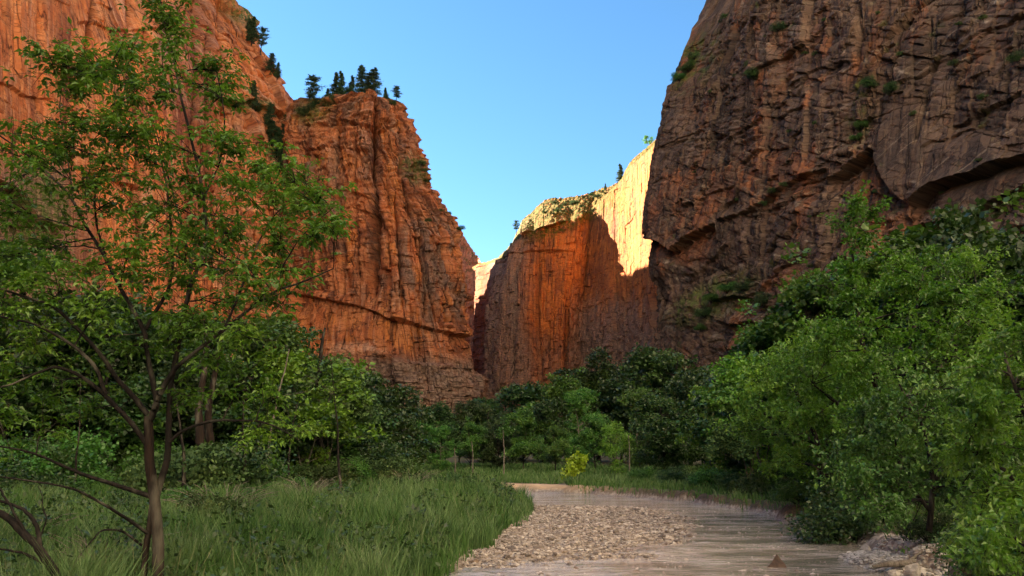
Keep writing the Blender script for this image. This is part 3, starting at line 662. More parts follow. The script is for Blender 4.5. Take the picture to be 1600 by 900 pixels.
# ---------------------------------------------------------------- stones
def stone_base(seed, sub=1):
    import bmesh
    bm = bmesh.new(); bmesh.ops.create_icosphere(bm, subdivisions=sub, radius=1.0)
    v = np.array([p.co[:] for p in bm.verts]); f = np.array([[q.index for q in fc.verts] for fc in bm.faces]); bm.free()
    r = np.random.default_rng(seed)
    for _ in range(5 + 3 * sub):                                   # chip flats off
        n = r.normal(size=3); n /= np.linalg.norm(n); k = r.uniform(.55, .85)
        dd = v @ n; v = v - np.outer(np.maximum(dd - k, 0), n)
    return v, f
def scatter_stones(name, P, size, mat, seed, sub=1, flat=.55):
    r = np.random.default_rng(seed); K = len(P)
    bases = [stone_base(seed + i, sub) for i in range(6)]
    allv, allf, var = [], [], []; off = 0
    kind = r.integers(0, 6, K)
    for b in range(6):
        idx = np.where(kind == b)[0]
        if not len(idx): continue
        v, f = bases[b]; a = r.uniform(0, 6.28, len(idx)); c, s = np.cos(a), np.sin(a)
        sx = size[idx] * r.uniform(.8, 1.3, len(idx)); sy = size[idx] * r.uniform(.6, 1.0, len(idx)); sz = size[idx] * flat * r.uniform(.7, 1.2, len(idx))
        x = v[None, :, 0] * sx[:, None]; y = v[None, :, 1] * sy[:, None]; z = v[None, :, 2] * sz[:, None]
        V = np.stack([x * c[:, None] - y * s[:, None] + P[idx, 0:1], x * s[:, None] + y * c[:, None] + P[idx, 1:2], z + P[idx, 2:3]], -1)
        allv.append(V.reshape(-1, 3)); n = len(v)
        allf.append((f[None] + (np.arange(len(idx)) * n)[:, None, None] + off).reshape(-1, 3)); off += n * len(idx)
        var.append(np.repeat(r.uniform(0, 1, len(idx)), n))
    o = mesh_obj(name, np.concatenate(allv), tris=np.concatenate(allf), mat=mat)
    fattr(o, 'var', np.concatenate(var)); return o
m = NT('river_stone'); pos = m.n('NewGeometry').outputs['Position']; var = m.attr('var')
c = m.mix(m.ramp(var, .0, .55), (.075, .061, .050), (.28, .232, .19)); c = m.mix(m.ramp(var, .58, 1.0), c, (.50, .45, .39))
c = m.mix(m.ramp(m.noise(m.map(pos, (14, 14, 14)), 1, 5, .7), .35, .7, .45, 0), c, (.12, .085, .06))
M_STONE = m.done(m.bsdf(c, .75, m.bump(m.noise(m.map(pos, (30, 30, 30)), 1, 4), .3, .02), .4))
def rock_mat_small(name, col, col2):
    m = NT(name); pos = m.n('TexCoord').outputs['Object']
    c = m.mix(m.ramp(m.noise(m.map(pos, (5, 5, 5)), 1, 5, .7), .35, .65), col, col2)
    return m.done(m.bsdf(c, .8, m.bump(m.noise(m.map(pos, (12, 12, 12)), 1, 6, .7), .5, .04), .35))
N = 52000
r = np.random.default_rng(71)
sx = r.uniform(-4.0, 8.0, N); sy = 13 + 34 * r.uniform(0, 1, N) ** 1.25
dd, _ = river_d(sx, sy); b = bar_h(sx, sy); keep = (dd < .5) & (r.uniform(0, 1, N) < np.clip(b * 2.2 + .06, 0, 1))
sx, sy = sx[keep], sy[keep]; sz = ground(sx, sy)
size = (.018 + .13 * r.beta(.9, 6.0, len(sx))) * (1 + .015 * (sy - 15)) * 1.15
keep = sz + size * .6 > -.01
P = np.stack([sx, sy, sz + size * .15], -1)[keep]
gb = scatter_stones('gravel', P, size[keep], M_STONE, 3); tag(gb, 'gravel bar of small tan cobbles in the river', 'gravel', kind='stuff')
N = 3000; sx = 8.7 + r.normal(0, .55, N); sy = 19.6 + r.normal(0, 1.8, N); sz = ground(sx, sy); k = sz > -.02
size = (.03 + .10 * r.beta(1.3, 4, N))[k]; P = np.stack([sx[k], sy[k], sz[k] + size * .2], -1)
m = NT('pale_cobble'); c = m.mix(m.attr('var'), (.17, .155, .13), (.50, .47, .42))
gb2 = scatter_stones('gravel', P, size, m.done(m.bsdf(c, .8, None, .3)), 9); tag(gb2, 'pale grey cobbles heaped at the foot of the right bank', 'gravel', kind='stuff')
N = 9000; sx = r.uniform(-3.5, 1.0, N); sy = r.uniform(12.5, 24, N); dd, ss = river_d(sx, sy); sz = ground(sx, sy)
k = (ss < 0) & (dd > -1.2) & (dd < .9) & (sz > -.05) & (fbm(sx / 1.2, sy / 1.2, 2, 77) > -.12); size = (.014 + .09 * r.beta(1.0, 6.0, N))[k]
gb3 = scatter_stones('gravel', np.stack([sx[k], sy[k], sz[k] + size * .15], -1), size, M_STONE, 13); tag(gb3, 'tan shingle strip between the grass and the near shallows', 'gravel', kind='stuff')
N = 4200; sx = r.uniform(-1, 9.5, N); sy = 16 + 24 * r.uniform(0, 1, N) ** 1.3; dd, ss = river_d(sx, sy); k = (dd < -.5) & (fbm(sx / 1.5, sy / 1.5, 3, 79) > -.02) & (ground(sx, sy) < .02)
size = (.035 + .12 * r.beta(1, 5, N))[k]; gb4 = scatter_stones('gravel', np.stack([sx[k], sy[k], -size * .25], -1), size, M_STONE, 17, flat=.5); tag(gb4, 'wet stones just breaking the surface of the riffle', 'gravel', kind='stuff')
# separate rocks
def rock(name, px, py, w, h, seed, mat, label, cat='rock', group=None, zoff=-.05, zg=0.0, ydeep=.8):
    x, y = on_ground(px, py, zg)
    v, f = stone_base(seed, 3); v = v * np.array([w / 2, w / 2 * ydeep, h])
    nn = fbm(v[:, 0] * 6 / w + seed, v[:, 1] * 6 / w + v[:, 2] * 5 / w, 4, seed); v = v * (1 + .14 * nn)[:, None]
    if name == 'boulder': v[:, :2] *= (1.15 - .62 * np.clip(v[:, 2:3] / h, -.2, 1))
    o = mesh_obj(name, v, tris=f, mat=mat, smooth=False); o.location = (x, y, zg + zoff); return tag(o, label, cat, group)
MR = rock_mat_small('red_boulder', (.045, .029, .021), (.095, .060, .042)); MB = rock_mat_small('brown_boulder', (.10, .07, .05), (.19, .14, .10))
rock('boulder', 1213, 886, .60, .36, 44, MR, 'reddish pointed boulder standing alone in the shallow riffle', 'boulder')
rock('river_stone', 995, 893, .22, .13, 42, MB, 'dark rounded stone sitting alone in the near shallows', 'stone')
others = [(963, 848, .20, 'small dark cobble on the gravel bar beside the orange reflection'), (1012, 860, .16, 'small dark stone where the gravel bar meets the orange riffle'),
          (1047, 838, .17, 'low brown stone at the right end of the gravel bar'), (868, 865, .26, 'flat dark stone at the front edge of the gravel bar'),
          (900, 888, .20, 'flat wet stone in the near shallows'), (741, 881, .34, 'flat brown slab beside the grass in the near shallows'),
          (712, 876, .30, 'brown stone against the grass edge at the water'), (1221, 836, .16, 'dark stone breaking the water by the right bank'),
          (928, 842, .20, 'dark cobble in the middle of the gravel bar'), (1246, 892, .16, 'low dark stone behind the driftwood in the riffle'), (870, 871, .22, 'wet dark stone just in front of the gravel bar')]
for i, (px, py, w, lb) in enumerate(others):
    rock('river_stone', px, py, w, w * .42, 60 + i, MB, lb, 'stone', 'larger dark stones in the river', -.02)
for i, (px, py, w, lb) in enumerate([(1428, 897, .42, 'pale angular rock beside the driftwood log'), (1398, 899, .26, 'small pale rock below the driftwood log'), (1352, 862, .30, 'pale rock on top of the cobble heap'), (1325, 842, .28, 'pale rock at the far end of the cobble heap')]):
    rock('bank_rock', px, py, w, w * .55, 90 + i, rock_mat_small('pale_rock', (.24, .215, .185), (.42, .385, .34)), lb, 'rock', 'pale rocks on the right shore', .02, .12)
# ================================================================ vegetation
def leaf_mat(name, dark, mid, bright, trans=.35, rough=.45, spec=.5, objvar=.25):
    m = NT(name); var = m.attr('var'); oi = m.n('ObjectInfo').outputs['Random']
    c = m.mix(m.ramp(var, .0, .5), dark, mid); c = m.mix(m.ramp(var, .5, 1.0), c, bright)
    hs = m.n('HueSaturation'); m.l(c, hs.inputs['Color'])
    m.l(m.math('MULTIPLY_ADD', oi, .03, .485), hs.inputs['Hue'])
    m.l(m.math('MULTIPLY_ADD', oi, objvar * 2, 1 - objvar), hs.inputs['Value'])
    c = hs.outputs[0]
    d = m.bsdf(c, rough, None, spec)
    t = m.n('BsdfTranslucent'); m.l(m.mix(.5, c, (1.0, .9, .25), 'MULTIPLY') , t.inputs[0])
    mx = m.n('MixShader'); mx.inputs[0].default_value = trans; m.l(d, mx.inputs[1]); m.l(t.outputs[0], mx.inputs[2])
    return m.done(mx.outputs[0])
M_LEAF = {
    'mid': leaf_mat('leaves_mid_green', (.026, .074, .012), (.058, .150, .020), (.13, .25, .04), .4),
    'dark': leaf_mat('leaves_dark_green', (.014, .040, .009), (.028, .068, .013), (.052, .108, .020)),
    'bright': leaf_mat('leaves_bright_green', (.055, .135, .012), (.10, .235, .020), (.18, .33, .03)),
    'elder': leaf_mat('leaves_box_elder', (.046, .120, .011), (.088, .212, .018), (.17, .32, .04), .50, .36, .55, 0),
    'blue': leaf_mat('leaves_blue_green', (.022, .080, .026), (.038, .125, .038), (.07, .19, .07), .32, .30, .6, 0),
    'yellow': leaf_mat('leaves_yellow_green', (.14, .22, .012), (.24, .36, .02), (.34, .46, .04), .4),
    'needle': leaf_mat('needles', (.022, .050, .018), (.045, .085, .030), (.08, .13, .045), .2, .6, .3),
    'scrub': leaf_mat('scrub_leaves', (.030, .060, .020), (.055, .10, .030), (.10, .15, .045), .2, .7, .2),
}
def bark_mat(name, a, b):
    m = NT(name); pos = m.n('NewGeometry').outputs['Position']
    n = m.noise(m.map(pos, (14, 14, 2.2)), 1, 5, .7); c = m.mix(m.ramp(n, .35, .65), a, b)
    c = m.mix(m.ramp(m.noise(m.map(pos, (3, 3, 1.2)), 1, 4), .5, .7, 0, .6), c, (.14, .13, .10))
    return m.done(m.bsdf(c, .9, m.bump(n, .8, .03), .2))
M_BARK = {'dark': bark_mat('bark_dark', (.006, .005, .004), (.016, .012, .010)), 'brown': bark_mat('bark_brown', (.007, .0045, .0035), (.020, .012, .008)), 'pale': bark_mat('bark_pale', (.075, .065, .052), (.17, .15, .125)),
          'dead': bark_mat('dead_wood', (.10, .085, .07), (.22, .19, .16))}

class Tubes:
    def __init__(s): s.V = []; s.Q = []; s.n = 0
    def add(s, P, Rr, k=6):
        P = np.asarray(P, float); Rr = np.asarray(Rr, float); n = len(P)
        t = np.gradient(P, axis=0); t /= np.linalg.norm(t, axis=1)[:, None] + 1e-9
        ref = np.where(np.abs(t[:, 2:3]) > .9, np.array([[1., 0, 0]]), np.array([[0, 0, 1.]]))
        a = np.cross(t, ref); a /= np.linalg.norm(a, axis=1)[:, None] + 1e-9; b = np.cross(t, a)
        an = np.linspace(0, 2 * np.pi, k, endpoint=False)
        ring = P[:, None] + Rr[:, None, None] * (np.cos(an)[None, :, None] * a[:, None] + np.sin(an)[None, :, None] * b[:, None])
        s.V.append(ring.reshape(-1, 3))
        i = np.arange(n - 1)[:, None] * k; j = np.arange(k)[None]; j2 = (j + 1) % k
        s.Q.append((np.stack([i + j, i + j2, i + k + j2, i + k + j], -1) + s.n).reshape(-1, 4)); s.n += n * k
    def build(s, name, mat, parent=None, smooth=True):
        return mesh_obj(name, np.concatenate(s.V), quads=np.concatenate(s.Q), mat=mat, parent=parent, smooth=smooth)
def bez(a, b, c, n):
    t = np.linspace(0, 1, n)[:, None]; return (1 - t) ** 2 * a + 2 * t * (1 - t) * b + t * t * c
def wobble(P, amp, r):
    n = len(P); w = np.cumsum(r.normal(0, 1, (n, 3)), 0); w -= np.linspace(0, 1, n)[:, None] * w[-1]; P = P + amp * w / math.sqrt(n); return P

class Leaves:
    """leaf blades: each a pointed, slightly folded blade of two quads"""
    def __init__(s): s.P = []; s.D = []; s.N = []; s.S = []; s.C = []
    def add(s, P, D, N, size, var):
        s.P.append(P); s.D.append(D); s.N.append(N); s.S.append(size); s.C.append(var)
    def clump(s, c, rad, n, size, r, up=.5, droop=.3, hollow=.3, cv=None):
        u = r.normal(size=(n, 3)); u /= np.linalg.norm(u, axis=1)[:, None]
        q = r.uniform(hollow, 1, n) ** .6
        P = np.asarray(c)[None] + u * q[:, None] * np.asarray(rad)[None]
        D = u * .6 + r.normal(size=(n, 3)) * .7; D[:, 2] -= droop
        N = r.normal(size=(n, 3)); N[:, 2] = np.abs(N[:, 2]) + up
        cv = r.uniform(0, 1) if cv is None else cv
        s.add(P, D, N, size * np.clip(r.lognormal(0, .35, n), .4, 1.9), np.clip(.65 * cv + .35 * r.uniform(0, 1, n), 0, 1))
    def build(s, name, mat, parent=None, w=.42, simple=False, fold=.18, twigs=None, twmat=None):
        P = np.concatenate(s.P); D = np.concatenate(s.D); N = np.concatenate(s.N); S_ = np.concatenate(s.S)[:, None]; C_ = np.concatenate(s.C)
        D = D / (np.linalg.norm(D, axis=1)[:, None] + 1e-9)
        B = np.cross(N, D); B /= np.linalg.norm(B, axis=1)[:, None] + 1e-9; N = np.cross(D, B)
        n = len(P)
        if simple:
            V = np.stack([P, P + D * S_ * .5 + B * S_ * w, P + D * S_, P + D * S_ * .5 - B * S_ * w], 1).reshape(-1, 3)
            Q = np.arange(n)[:, None] * 4 + np.array([[0, 3, 2, 1]]); k = 4
        else:
            sag = -N * S_ * .12
            V = np.stack([P, P + D * S_ * .38 + B * S_ * w + N * S_ * fold, P + D * S_ * .45, P + D * S_ * .38 - B * S_ * w + N * S_ * fold, P + D * S_ + sag], 1).reshape(-1, 3)
            i = np.arange(n)[:, None] * 5
            Q = np.concatenate([i + np.array([[0, 2, 4, 1]]), i + np.array([[0, 3, 4, 2]])]); k = 5
        var = np.repeat(C_, k); nq = len(Q)
        if twigs is not None:
            Q = np.concatenate([Q, np.concatenate(twigs.Q) + len(V)]); V = np.concatenate([V] + twigs.V); var = np.concatenate([var, np.zeros(len(V) - len(var))])
        o = mesh_obj(name, V, quads=Q, mat=mat, parent=parent)
        if twigs is not None:
            o.data.materials.append(twmat); mi = np.zeros(len(Q), np.int32); mi[nq:] = 1; o.data.polygons.foreach_set('material_index', mi)
        fattr(o, 'var', var); return o

def tree(name, seed, H, spread, nclump, per, leaf, crad, barkm, leafm, base=.25, trunk=.16, lean=(0, 0), shape=1.0, simple=True, flat=.7, twist=.25, up=.5, stems=1, w=.42):
    """a broad-leaved tree: bent trunk(s), a limb to every leaf clump, clumps spread unevenly through the crown"""
    r = np.random.default_rng(seed); root = empty(name); tb = Tubes(); lv = Leaves()
    tops = []
    for sidx in range(stems):
        ang = 6.28 * sidx / max(stems, 1) + r.uniform(0, 1); sp = (0 if stems == 1 else .28 * spread)
        top = np.array([lean[0] + sp * math.cos(ang) + r.normal(0, .06) * H, lean[1] + sp * math.sin(ang) + r.normal(0, .06) * H, H * (.86 if sidx == 0 else r.uniform(.6, .82))])
        b0 = np.array([.12 * sp * math.cos(ang), .12 * sp * math.sin(ang), -.3])
        P = wobble(bez(b0, np.array([b0[0] + top[0] * .15, b0[1] + top[1] * .15, H * .45]), top, 12), twist * H * .05, r)
        rr = trunk * (1 - np.linspace(0, 1, 12) * .86) * (1 if sidx == 0 else .7); rr[0] *= 1.5; tb.add(P, rr, 8); tops.append((P, rr))
    # uneven crown: lobes first, clumps inside the lobes
    nl = max(4, nclump // 6)
    lobes = []
    for i in range(nl):
        a = r.uniform(0, 6.28); h = base + (1 - base) * r.beta(1.6, 1.3); prof = math.sin(math.pi * min(1, max(.08, (h - base * .8) / (1.08 - base * .8))) ** (.75 * shape)) ** .8
        q = spread * prof * math.sqrt(r.uniform(.12, 1)); k = h
        lobes.append(np.array([q * math.cos(a) + lean[0] * h, q * math.sin(a) + lean[1] * h, H * h]))
    for i in range(nclump):
        L = lobes[i % nl]; c = L + r.normal(0, 1, 3) * np.array([.20 * spread, .20 * spread, .07 * H]); c[2] = min(max(c[2], H * base * .7), H)
        P, rr = tops[r.integers(0, len(tops))]
        want = c[2] - (.25 + .35 * r.uniform()) * np.hypot(c[0] - P[5, 0], c[1] - P[5, 1]) - .05 * H
        k = int(np.clip(np.searchsorted(P[:, 2], want), 2, len(P) - 2))
        a = P[k]; mid = (a + c) / 2 + np.array([r.normal(0, .05) * H, r.normal(0, .05) * H, .04 * H])
        Q = wobble(bez(a, mid, c, 7), .06 * spread * .4, r); r0 = min(rr[k] * .6, trunk * .30); tb.add(Q, np.linspace(r0, r0 * .18, 7), 5)
        rad = np.array([crad, crad, crad * flat]) * r.uniform(.65, 1.3)
        n = int(per * r.uniform(.6, 1.3)); lv.clump(c, rad, n, leaf, r, up=up, hollow=.2)
        for _ in range(2):
            e = c + r.normal(0, .75, 3) * rad; tb.add(bez(Q[4], (Q[5] + e) / 2, e, 4), np.linspace(r0 * .4, r0 * .1, 4), 4)
            lv.clump(e, rad * .55, n // 4, leaf, r, up=up, hollow=0)
    tb.build('trunk', M_BARK[barkm], root); lv.build('crown', M_LEAF[leafm], root, simple=simple, w=w)
    return root

def conifer(name, seed, H, Rb, leafm='needle', openness=.0, bare=.12, whorls=22):
    r = np.random.default_rng(seed); root = empty(name); tb = Tubes(); lv = Leaves()
    P = wobble(np.stack([np.zeros(10), np.zeros(10), np.linspace(-.8, H, 10)], 1), .02 * H, r); tb.add(P, np.linspace(.022 * H, .003 * H, 10), 6)
    for i in range(whorls):
        h = bare + (1 - bare) * (i + r.uniform(-.3, .3)) / whorls; h = min(max(h, bare), .985)
        if r.uniform() < openness: continue
        L = Rb * ((1 - h) ** .75 + .06) * r.uniform(.6, 1.15)
        if openness: L = Rb * (math.sin(math.pi * min(1, (h - bare) / (1 - bare) * .85 + .15)) ** .6) * r.uniform(.5, 1.1)
        for j in range(r.integers(4, 7)):
            a = r.uniform(0, 6.28); base = np.array([np.interp(h * H, P[:, 2], P[:, 0]), np.interp(h * H, P[:, 2], P[:, 1]), h * H]); Lj = L * r.uniform(.6, 1.1)
            e = base + np.array([math.cos(a) * Lj, math.sin(a) * Lj, (-.16 if not openness else .12) * Lj]); tb.add(bez(base, (base + e) / 2 + np.array([0, 0, .06 * Lj]), e, 4), np.linspace(.006 * H, .002 * H, 4), 4)
            n = 80; t = r.uniform(.12, 1, n)[:, None]; Q = base + (e - base) * t + r.normal(0, .10 * Lj + .05, (n, 3)) * np.array([1, 1, .5])
            D = (e - base)[None] * .8 / (Lj + .01) + r.normal(0, .6, (n, 3)); N = r.normal(size=(n, 3)); N[:, 2] += .8
            lv.add(Q, D, N, .042 * H * r.uniform(.5, 1.2, n), r.uniform(0, 1, n))
    tb.build('trunk', M_BARK['dark'], root); lv.build('crown', M_LEAF[leafm], root, simple=True, w=.22)
    return root
def bush(name, seed, H, Rd, n, leaf, leafm, clumps=9, flat=.8, w=.42, stems=True, simple=True):
    r = np.random.default_rng(seed); root = empty(name); tb = Tubes(); lv = Leaves()
    for i in range(clumps):
        a = r.uniform(0, 6.28); q = Rd * .75 * math.sqrt(r.uniform(0, 1)); c = np.array([q * math.cos(a), q * math.sin(a), H * r.uniform(.25, .8) * (1 - .35 * q / Rd)])
        tb.add(bez(np.array([0, 0, -.15]), np.array([c[0] * .3, c[1] * .3, c[2] * .6]), c, 5), np.linspace(.02, .006, 5) * H, 4)
        rad = np.array([.42 * Rd, .42 * Rd, .3 * H * flat]) * r.uniform(.7, 1.25); lv.clump(c, rad, n // clumps, leaf, r, hollow=.15)
    tb.build('stem', M_BARK['dark'], root); lv.build('foliage', M_LEAF[leafm], root, simple=simple, w=w)
    return root
_protos = {}
def place(proto, loc, rz, sc, label, cat, group=None):
    """first use moves the prototype itself, later uses copy it and its parts"""
    if proto not in _protos:
        o = PROTO[proto](); _protos[proto] = o
        o.location = loc; o.rotation_euler = (0, 0, rz); o.scale = sc if isinstance(sc, tuple) else (sc,) * 3
        return tag(o, label, cat, group)
    return copy_thing(_protos[proto], loc, rz, sc, label, group, cat)
PROTO = {
    'broad': lambda: tree('cottonwood_tree', 201, 10, 4.2, 60, 260, .21, 1.05, 'dark', 'mid', .06, .16),
    'tall': lambda: tree('cottonwood_tree', 202, 12, 3.4, 60, 230, .20, .95, 'pale', 'mid', .10, .13, twist=.4),
    'airy': lambda: tree('ash_tree', 203, 9, 3.0, 46, 130, .19, .9, 'pale', 'bright', .12, .08, twist=.5, stems=2),
    'oak': lambda: tree('oak_tree', 204, 9, 4.0, 66, 300, .19, 1.05, 'dark', 'dark', .03, .17, stems=2),
    'oak_b': lambda: tree('oak_tree', 205, 11, 3.6, 64, 280, .20, 1.05, 'dark', 'dark', .05, .17),
    'thin': lambda: tree('willow_tree', 206, 8, 2.4, 44, 170, .17, .75, 'pale', 'scrub', .10, .07, twist=.6, stems=3),
    'shrubby': lambda: bush('shrub', 207, 2.2, 1.9, 8000, .085, 'mid', 15),
    'darkbush': lambda: bush('shrub', 208, 2.4, 2.0, 8000, .085, 'dark', 15),
    'scrub': lambda: bush('shrub', 209, 1.6, 1.5, 5000, .075, 'scrub', 12),
    'pine': lambda: conifer('pine_tree', 210, 10, 2.7),
    'pine_b': lambda: conifer('pine_tree', 211, 10, 3.4, whorls=18, bare=.06),
    'pine_open': lambda: conifer('pine_tree', 212, 10, 3.0, openness=.35, bare=.38, whorls=14),
}
def tree_at(proto, px, pbase, Y, ptop, Hp, label, group=None, cat='tree', wide=1.0, rz=None):
    """stand a tree at depth Y on the ground, as tall as the photograph shows it"""
    x = float(X_at(px, Y, 1.5)); z = float(ground(x, Y)); H = max(1.0, float(Z_at(ptop, Y)) - z); s = H / Hp
    return place(proto, (x, Y, z), rz if rz is not None else (px * 1.7) % 6.28, (s * wide, s * wide, s), label, cat, group)
HP = {'broad': 10.4, 'tall': 12.2, 'airy': 9.4, 'oak': 9.5, 'oak_b': 11.5, 'thin': 8.2, 'shrubby': 2.3, 'darkbush': 2.5, 'scrub': 1.7, 'pine': 10, 'pine_b': 10, 'pine_open': 10}

# ---------------------------------------------------------------- trees along the valley floor (proto, px, Y, top py, width factor, label)
FAR = 'trees standing across the valley beyond the river'
for p, px, Y, pt, wd, lb in [
    ('oak', 802, 118, 594, 1.3, 'dark rounded tree directly below the slot between pinnacle and back wall'),
    ('oak_b', 934, 122, 552, 1.2, 'tallest dark tree in front of the back wall'),
    ('oak', 1055, 100, 532, 1.1, 'dark tree against the foot of the right cliff edge'),
    ('oak', 1012, 112, 560, 1.0, 'dark tree beside the seam where back wall meets right cliff'),
    ('oak_b', 972, 118, 580, 1.0, 'dark tree between the two dark crowns in front of the back wall'),
    ('broad', 884, 108, 592, 1.0, 'mid green tree below the orange streak of the back wall'),
    ('tall', 908, 96, 612, 1.0, 'mid green tree with pale trunk in front of the tallest dark tree'),
    ('broad', 818, 84, 642, .95, 'rounded grey green tree standing on the bank behind the sand strip'),
    ('oak', 850, 104, 618, 1.0, 'dark tree behind the rounded grey green tree'),
    ('oak', 756, 108, 622, 1.0, 'dark tree at the right foot of the pinnacle'),
    ('oak_b', 716, 106, 632, 1.1, 'dark tree in front of the pinnacle base, right of its centre'),
    ('broad', 735, 88, 662, .9, 'green tree with thin pale trunks below the right foot of the pinnacle'),
    ('oak', 676, 100, 626, 1.0, 'dark tree in front of the middle of the pinnacle base'),
    ('tall', 690, 84, 668, .9, 'mid green tree at the centre of the far bank row'),
    ('oak_b', 640, 98, 628, 1.0, 'dark tree in front of the pinnacle base, left of its centre'),
    ('broad', 650, 82, 660, .95, 'mid green tree behind the far end of the meadow'),
    ('oak', 606, 92, 640, 1.0, 'dark tree at the left foot of the pinnacle'),
    ('airy', 960, 74, 655, .75, 'small bright green tree standing out before the dark row'),
    ('tall', 1000, 86, 612, .9, 'mid green tree just right of the small bright one'),
    ('oak', 1040, 74, 610, 1.0, 'bushy dark tree on the right bank at the river bend'),
    ('airy', 1108, 62, 596, .9, 'light green open tree leaning over the right bank at the bend'),
    ('broad', 930, 84, 650, .9, 'low green tree left of the small bright one'),
    ('oak', 1100, 84, 578, 1.0, 'dark tree behind the light green open tree'),
    ('broad', 868, 78, 668, .8, 'low green tree right of the rounded grey green tree'),
    ('oak', 780, 90, 650, .9, 'low dark tree just left of the rounded grey green tree'),
]: tree_at(p, px, 0, Y, pt, HP[p], lb, FAR, wide=wd)
LEFTT = 'trees behind the meadow on the left'
for p, px, Y, pt, wd, lb in [
    ('oak', 560, 66, 560, 1.1, 'rounded dark tree at the right end of the left wood'),
    ('oak', 530, 58, 596, 1.1, 'dense tree right of the bare forked trunk'),
    ('thin', 508, 52, 540, 1.0, 'thin tree with an upright bare trunk in front of the red cliff'),
    ('oak', 590, 78, 608, 1.0, 'dark tree just behind the right end of the left wood'),
    ('airy', 470, 46, 540, 1.2, 'yellow green open tree beside the foreground tree'),
    ('oak_b', 440, 54, 520, 1.2, 'broad dark tree behind the long low bough'),
    ('oak_b', 480, 64, 565, 1.1, 'dark tree with black hollows right of the long low bough'),
    ('tall', 395, 48, 505, 1.3, 'tall green tree behind the right side of the foreground crown'),
    ('oak', 350, 46, 540, 1.2, 'dark tree behind the old thick trunk'),
    ('broad', 300, 52, 500, 1.3, 'broad tree behind the middle of the foreground crown'),
    ('oak_b', 215, 50, 490, 1.3, 'dark tree directly behind the foreground trunk'),
    ('oak_b', 160, 44, 470, 1.3, 'tall tree behind the left side of the foreground crown'),
    ('oak', 110, 42, 520, 1.3, 'dark low tree left of the foreground trunk'),
    ('oak', 60, 46, 440, 1.3, 'broad tree near the left margin'),
    ('oak_b', 5, 40, 470, 1.3, 'dark tree cut off by the left margin'),
    ('oak', 255, 44, 560, 1.2, 'low dark tree between the foreground stems'),
    ('tall', -60, 50, 400, 1.3, 'tall tree beyond the left margin'),
]: tree_at(p, px, 0, Y, pt, HP[p], lb, LEFTT, wide=wd)
RT = 'trees along the right bank'
for p, px, Y, pt, wd, lb in [
    ('airy', 1190, 50, 552, 1.1, 'light green tree at the left tip of the right bank trees'),
    ('broad', 1215, 52, 512, 1.2, 'green tree below the square dark overhang of the right cliff'),
    ('oak', 1180, 60, 560, 1.1, 'dark tree behind the light green tip tree'),
    ('airy', 1262, 44, 520, 1.2, 'light green tree in the middle of the right bank'),
    ('thin', 1172, 44, 640, 1.2, 'low greyish willow at the water of the right bank'),
    ('broad', 1300, 46, 440, 1.1, 'tall green tree right of the square dark overhang'),
    ('oak', 1250, 62, 500, 1.1, 'dark tree filling the gap behind the right bank trees'),
    ('oak_b', 1360, 52, 440, 1.2, 'dark tree behind the big elder on the right'),
    ('tall', 1450, 46, 395, 1.3, 'tall green tree under the long overhang of the right cliff'),
    ('oak_b', 1560, 36, 325, 1.0, 'dark blue green tree rising at the right margin'),
    ('broad', 1530, 40, 370, 1.2, 'green tree left of the dark blue green one'),
    ('oak', 1640, 34, 400, 1.3, 'dark tree beyond the right margin'),
    ('broad', 1480, 54, 430, 1.2, 'green tree behind the tall one under the long overhang'),
]: tree_at(p, px, 0, Y, pt, HP[p], lb, RT, wide=wd)
# wooded talus below the cliffs: one far mass of small trees
r = np.random.default_rng(91); lv = Leaves(); tb = Tubes()
spots = [(r.uniform(-150, -30), r.uniform(95, 330)) for _ in range(190)] + [(r.uniform(-30, 30), r.uniform(128, 330)) for _ in range(60)] + [(r.uniform(25, 90), r.uniform(75, 235)) for _ in range(90)]
for x, y in spots:
    if y < 240 and x > 25 and x > 100 - .22 * y: continue
    z = float(ground(x, y)); H = r.uniform(3.5, 8)
    tb.add([(x, y, z - .5), (x + .2, y, z + H * .5), (x, y, z + H * .9)], [.16, .12, .04], 4)
    for k in range(9):
        a = r.uniform(0, 6.28); q = H * .30 * math.sqrt(r.uniform()); lv.clump((x + q * math.cos(a), y + q * math.sin(a), z + H * r.uniform(.25, .95)), (H * .2, H * .2, H * .13), 34, .55, r)
w1 = tb.build('woods', M_BARK['dark']); w2 = lv.build('woods', M_LEAF['dark'], simple=True)
tag(w1, 'thin trunks in the wooded talus below the cliffs', 'woods', kind='stuff'); tag(w2, 'dark wooded talus below the cliffs', 'woods', kind='stuff')

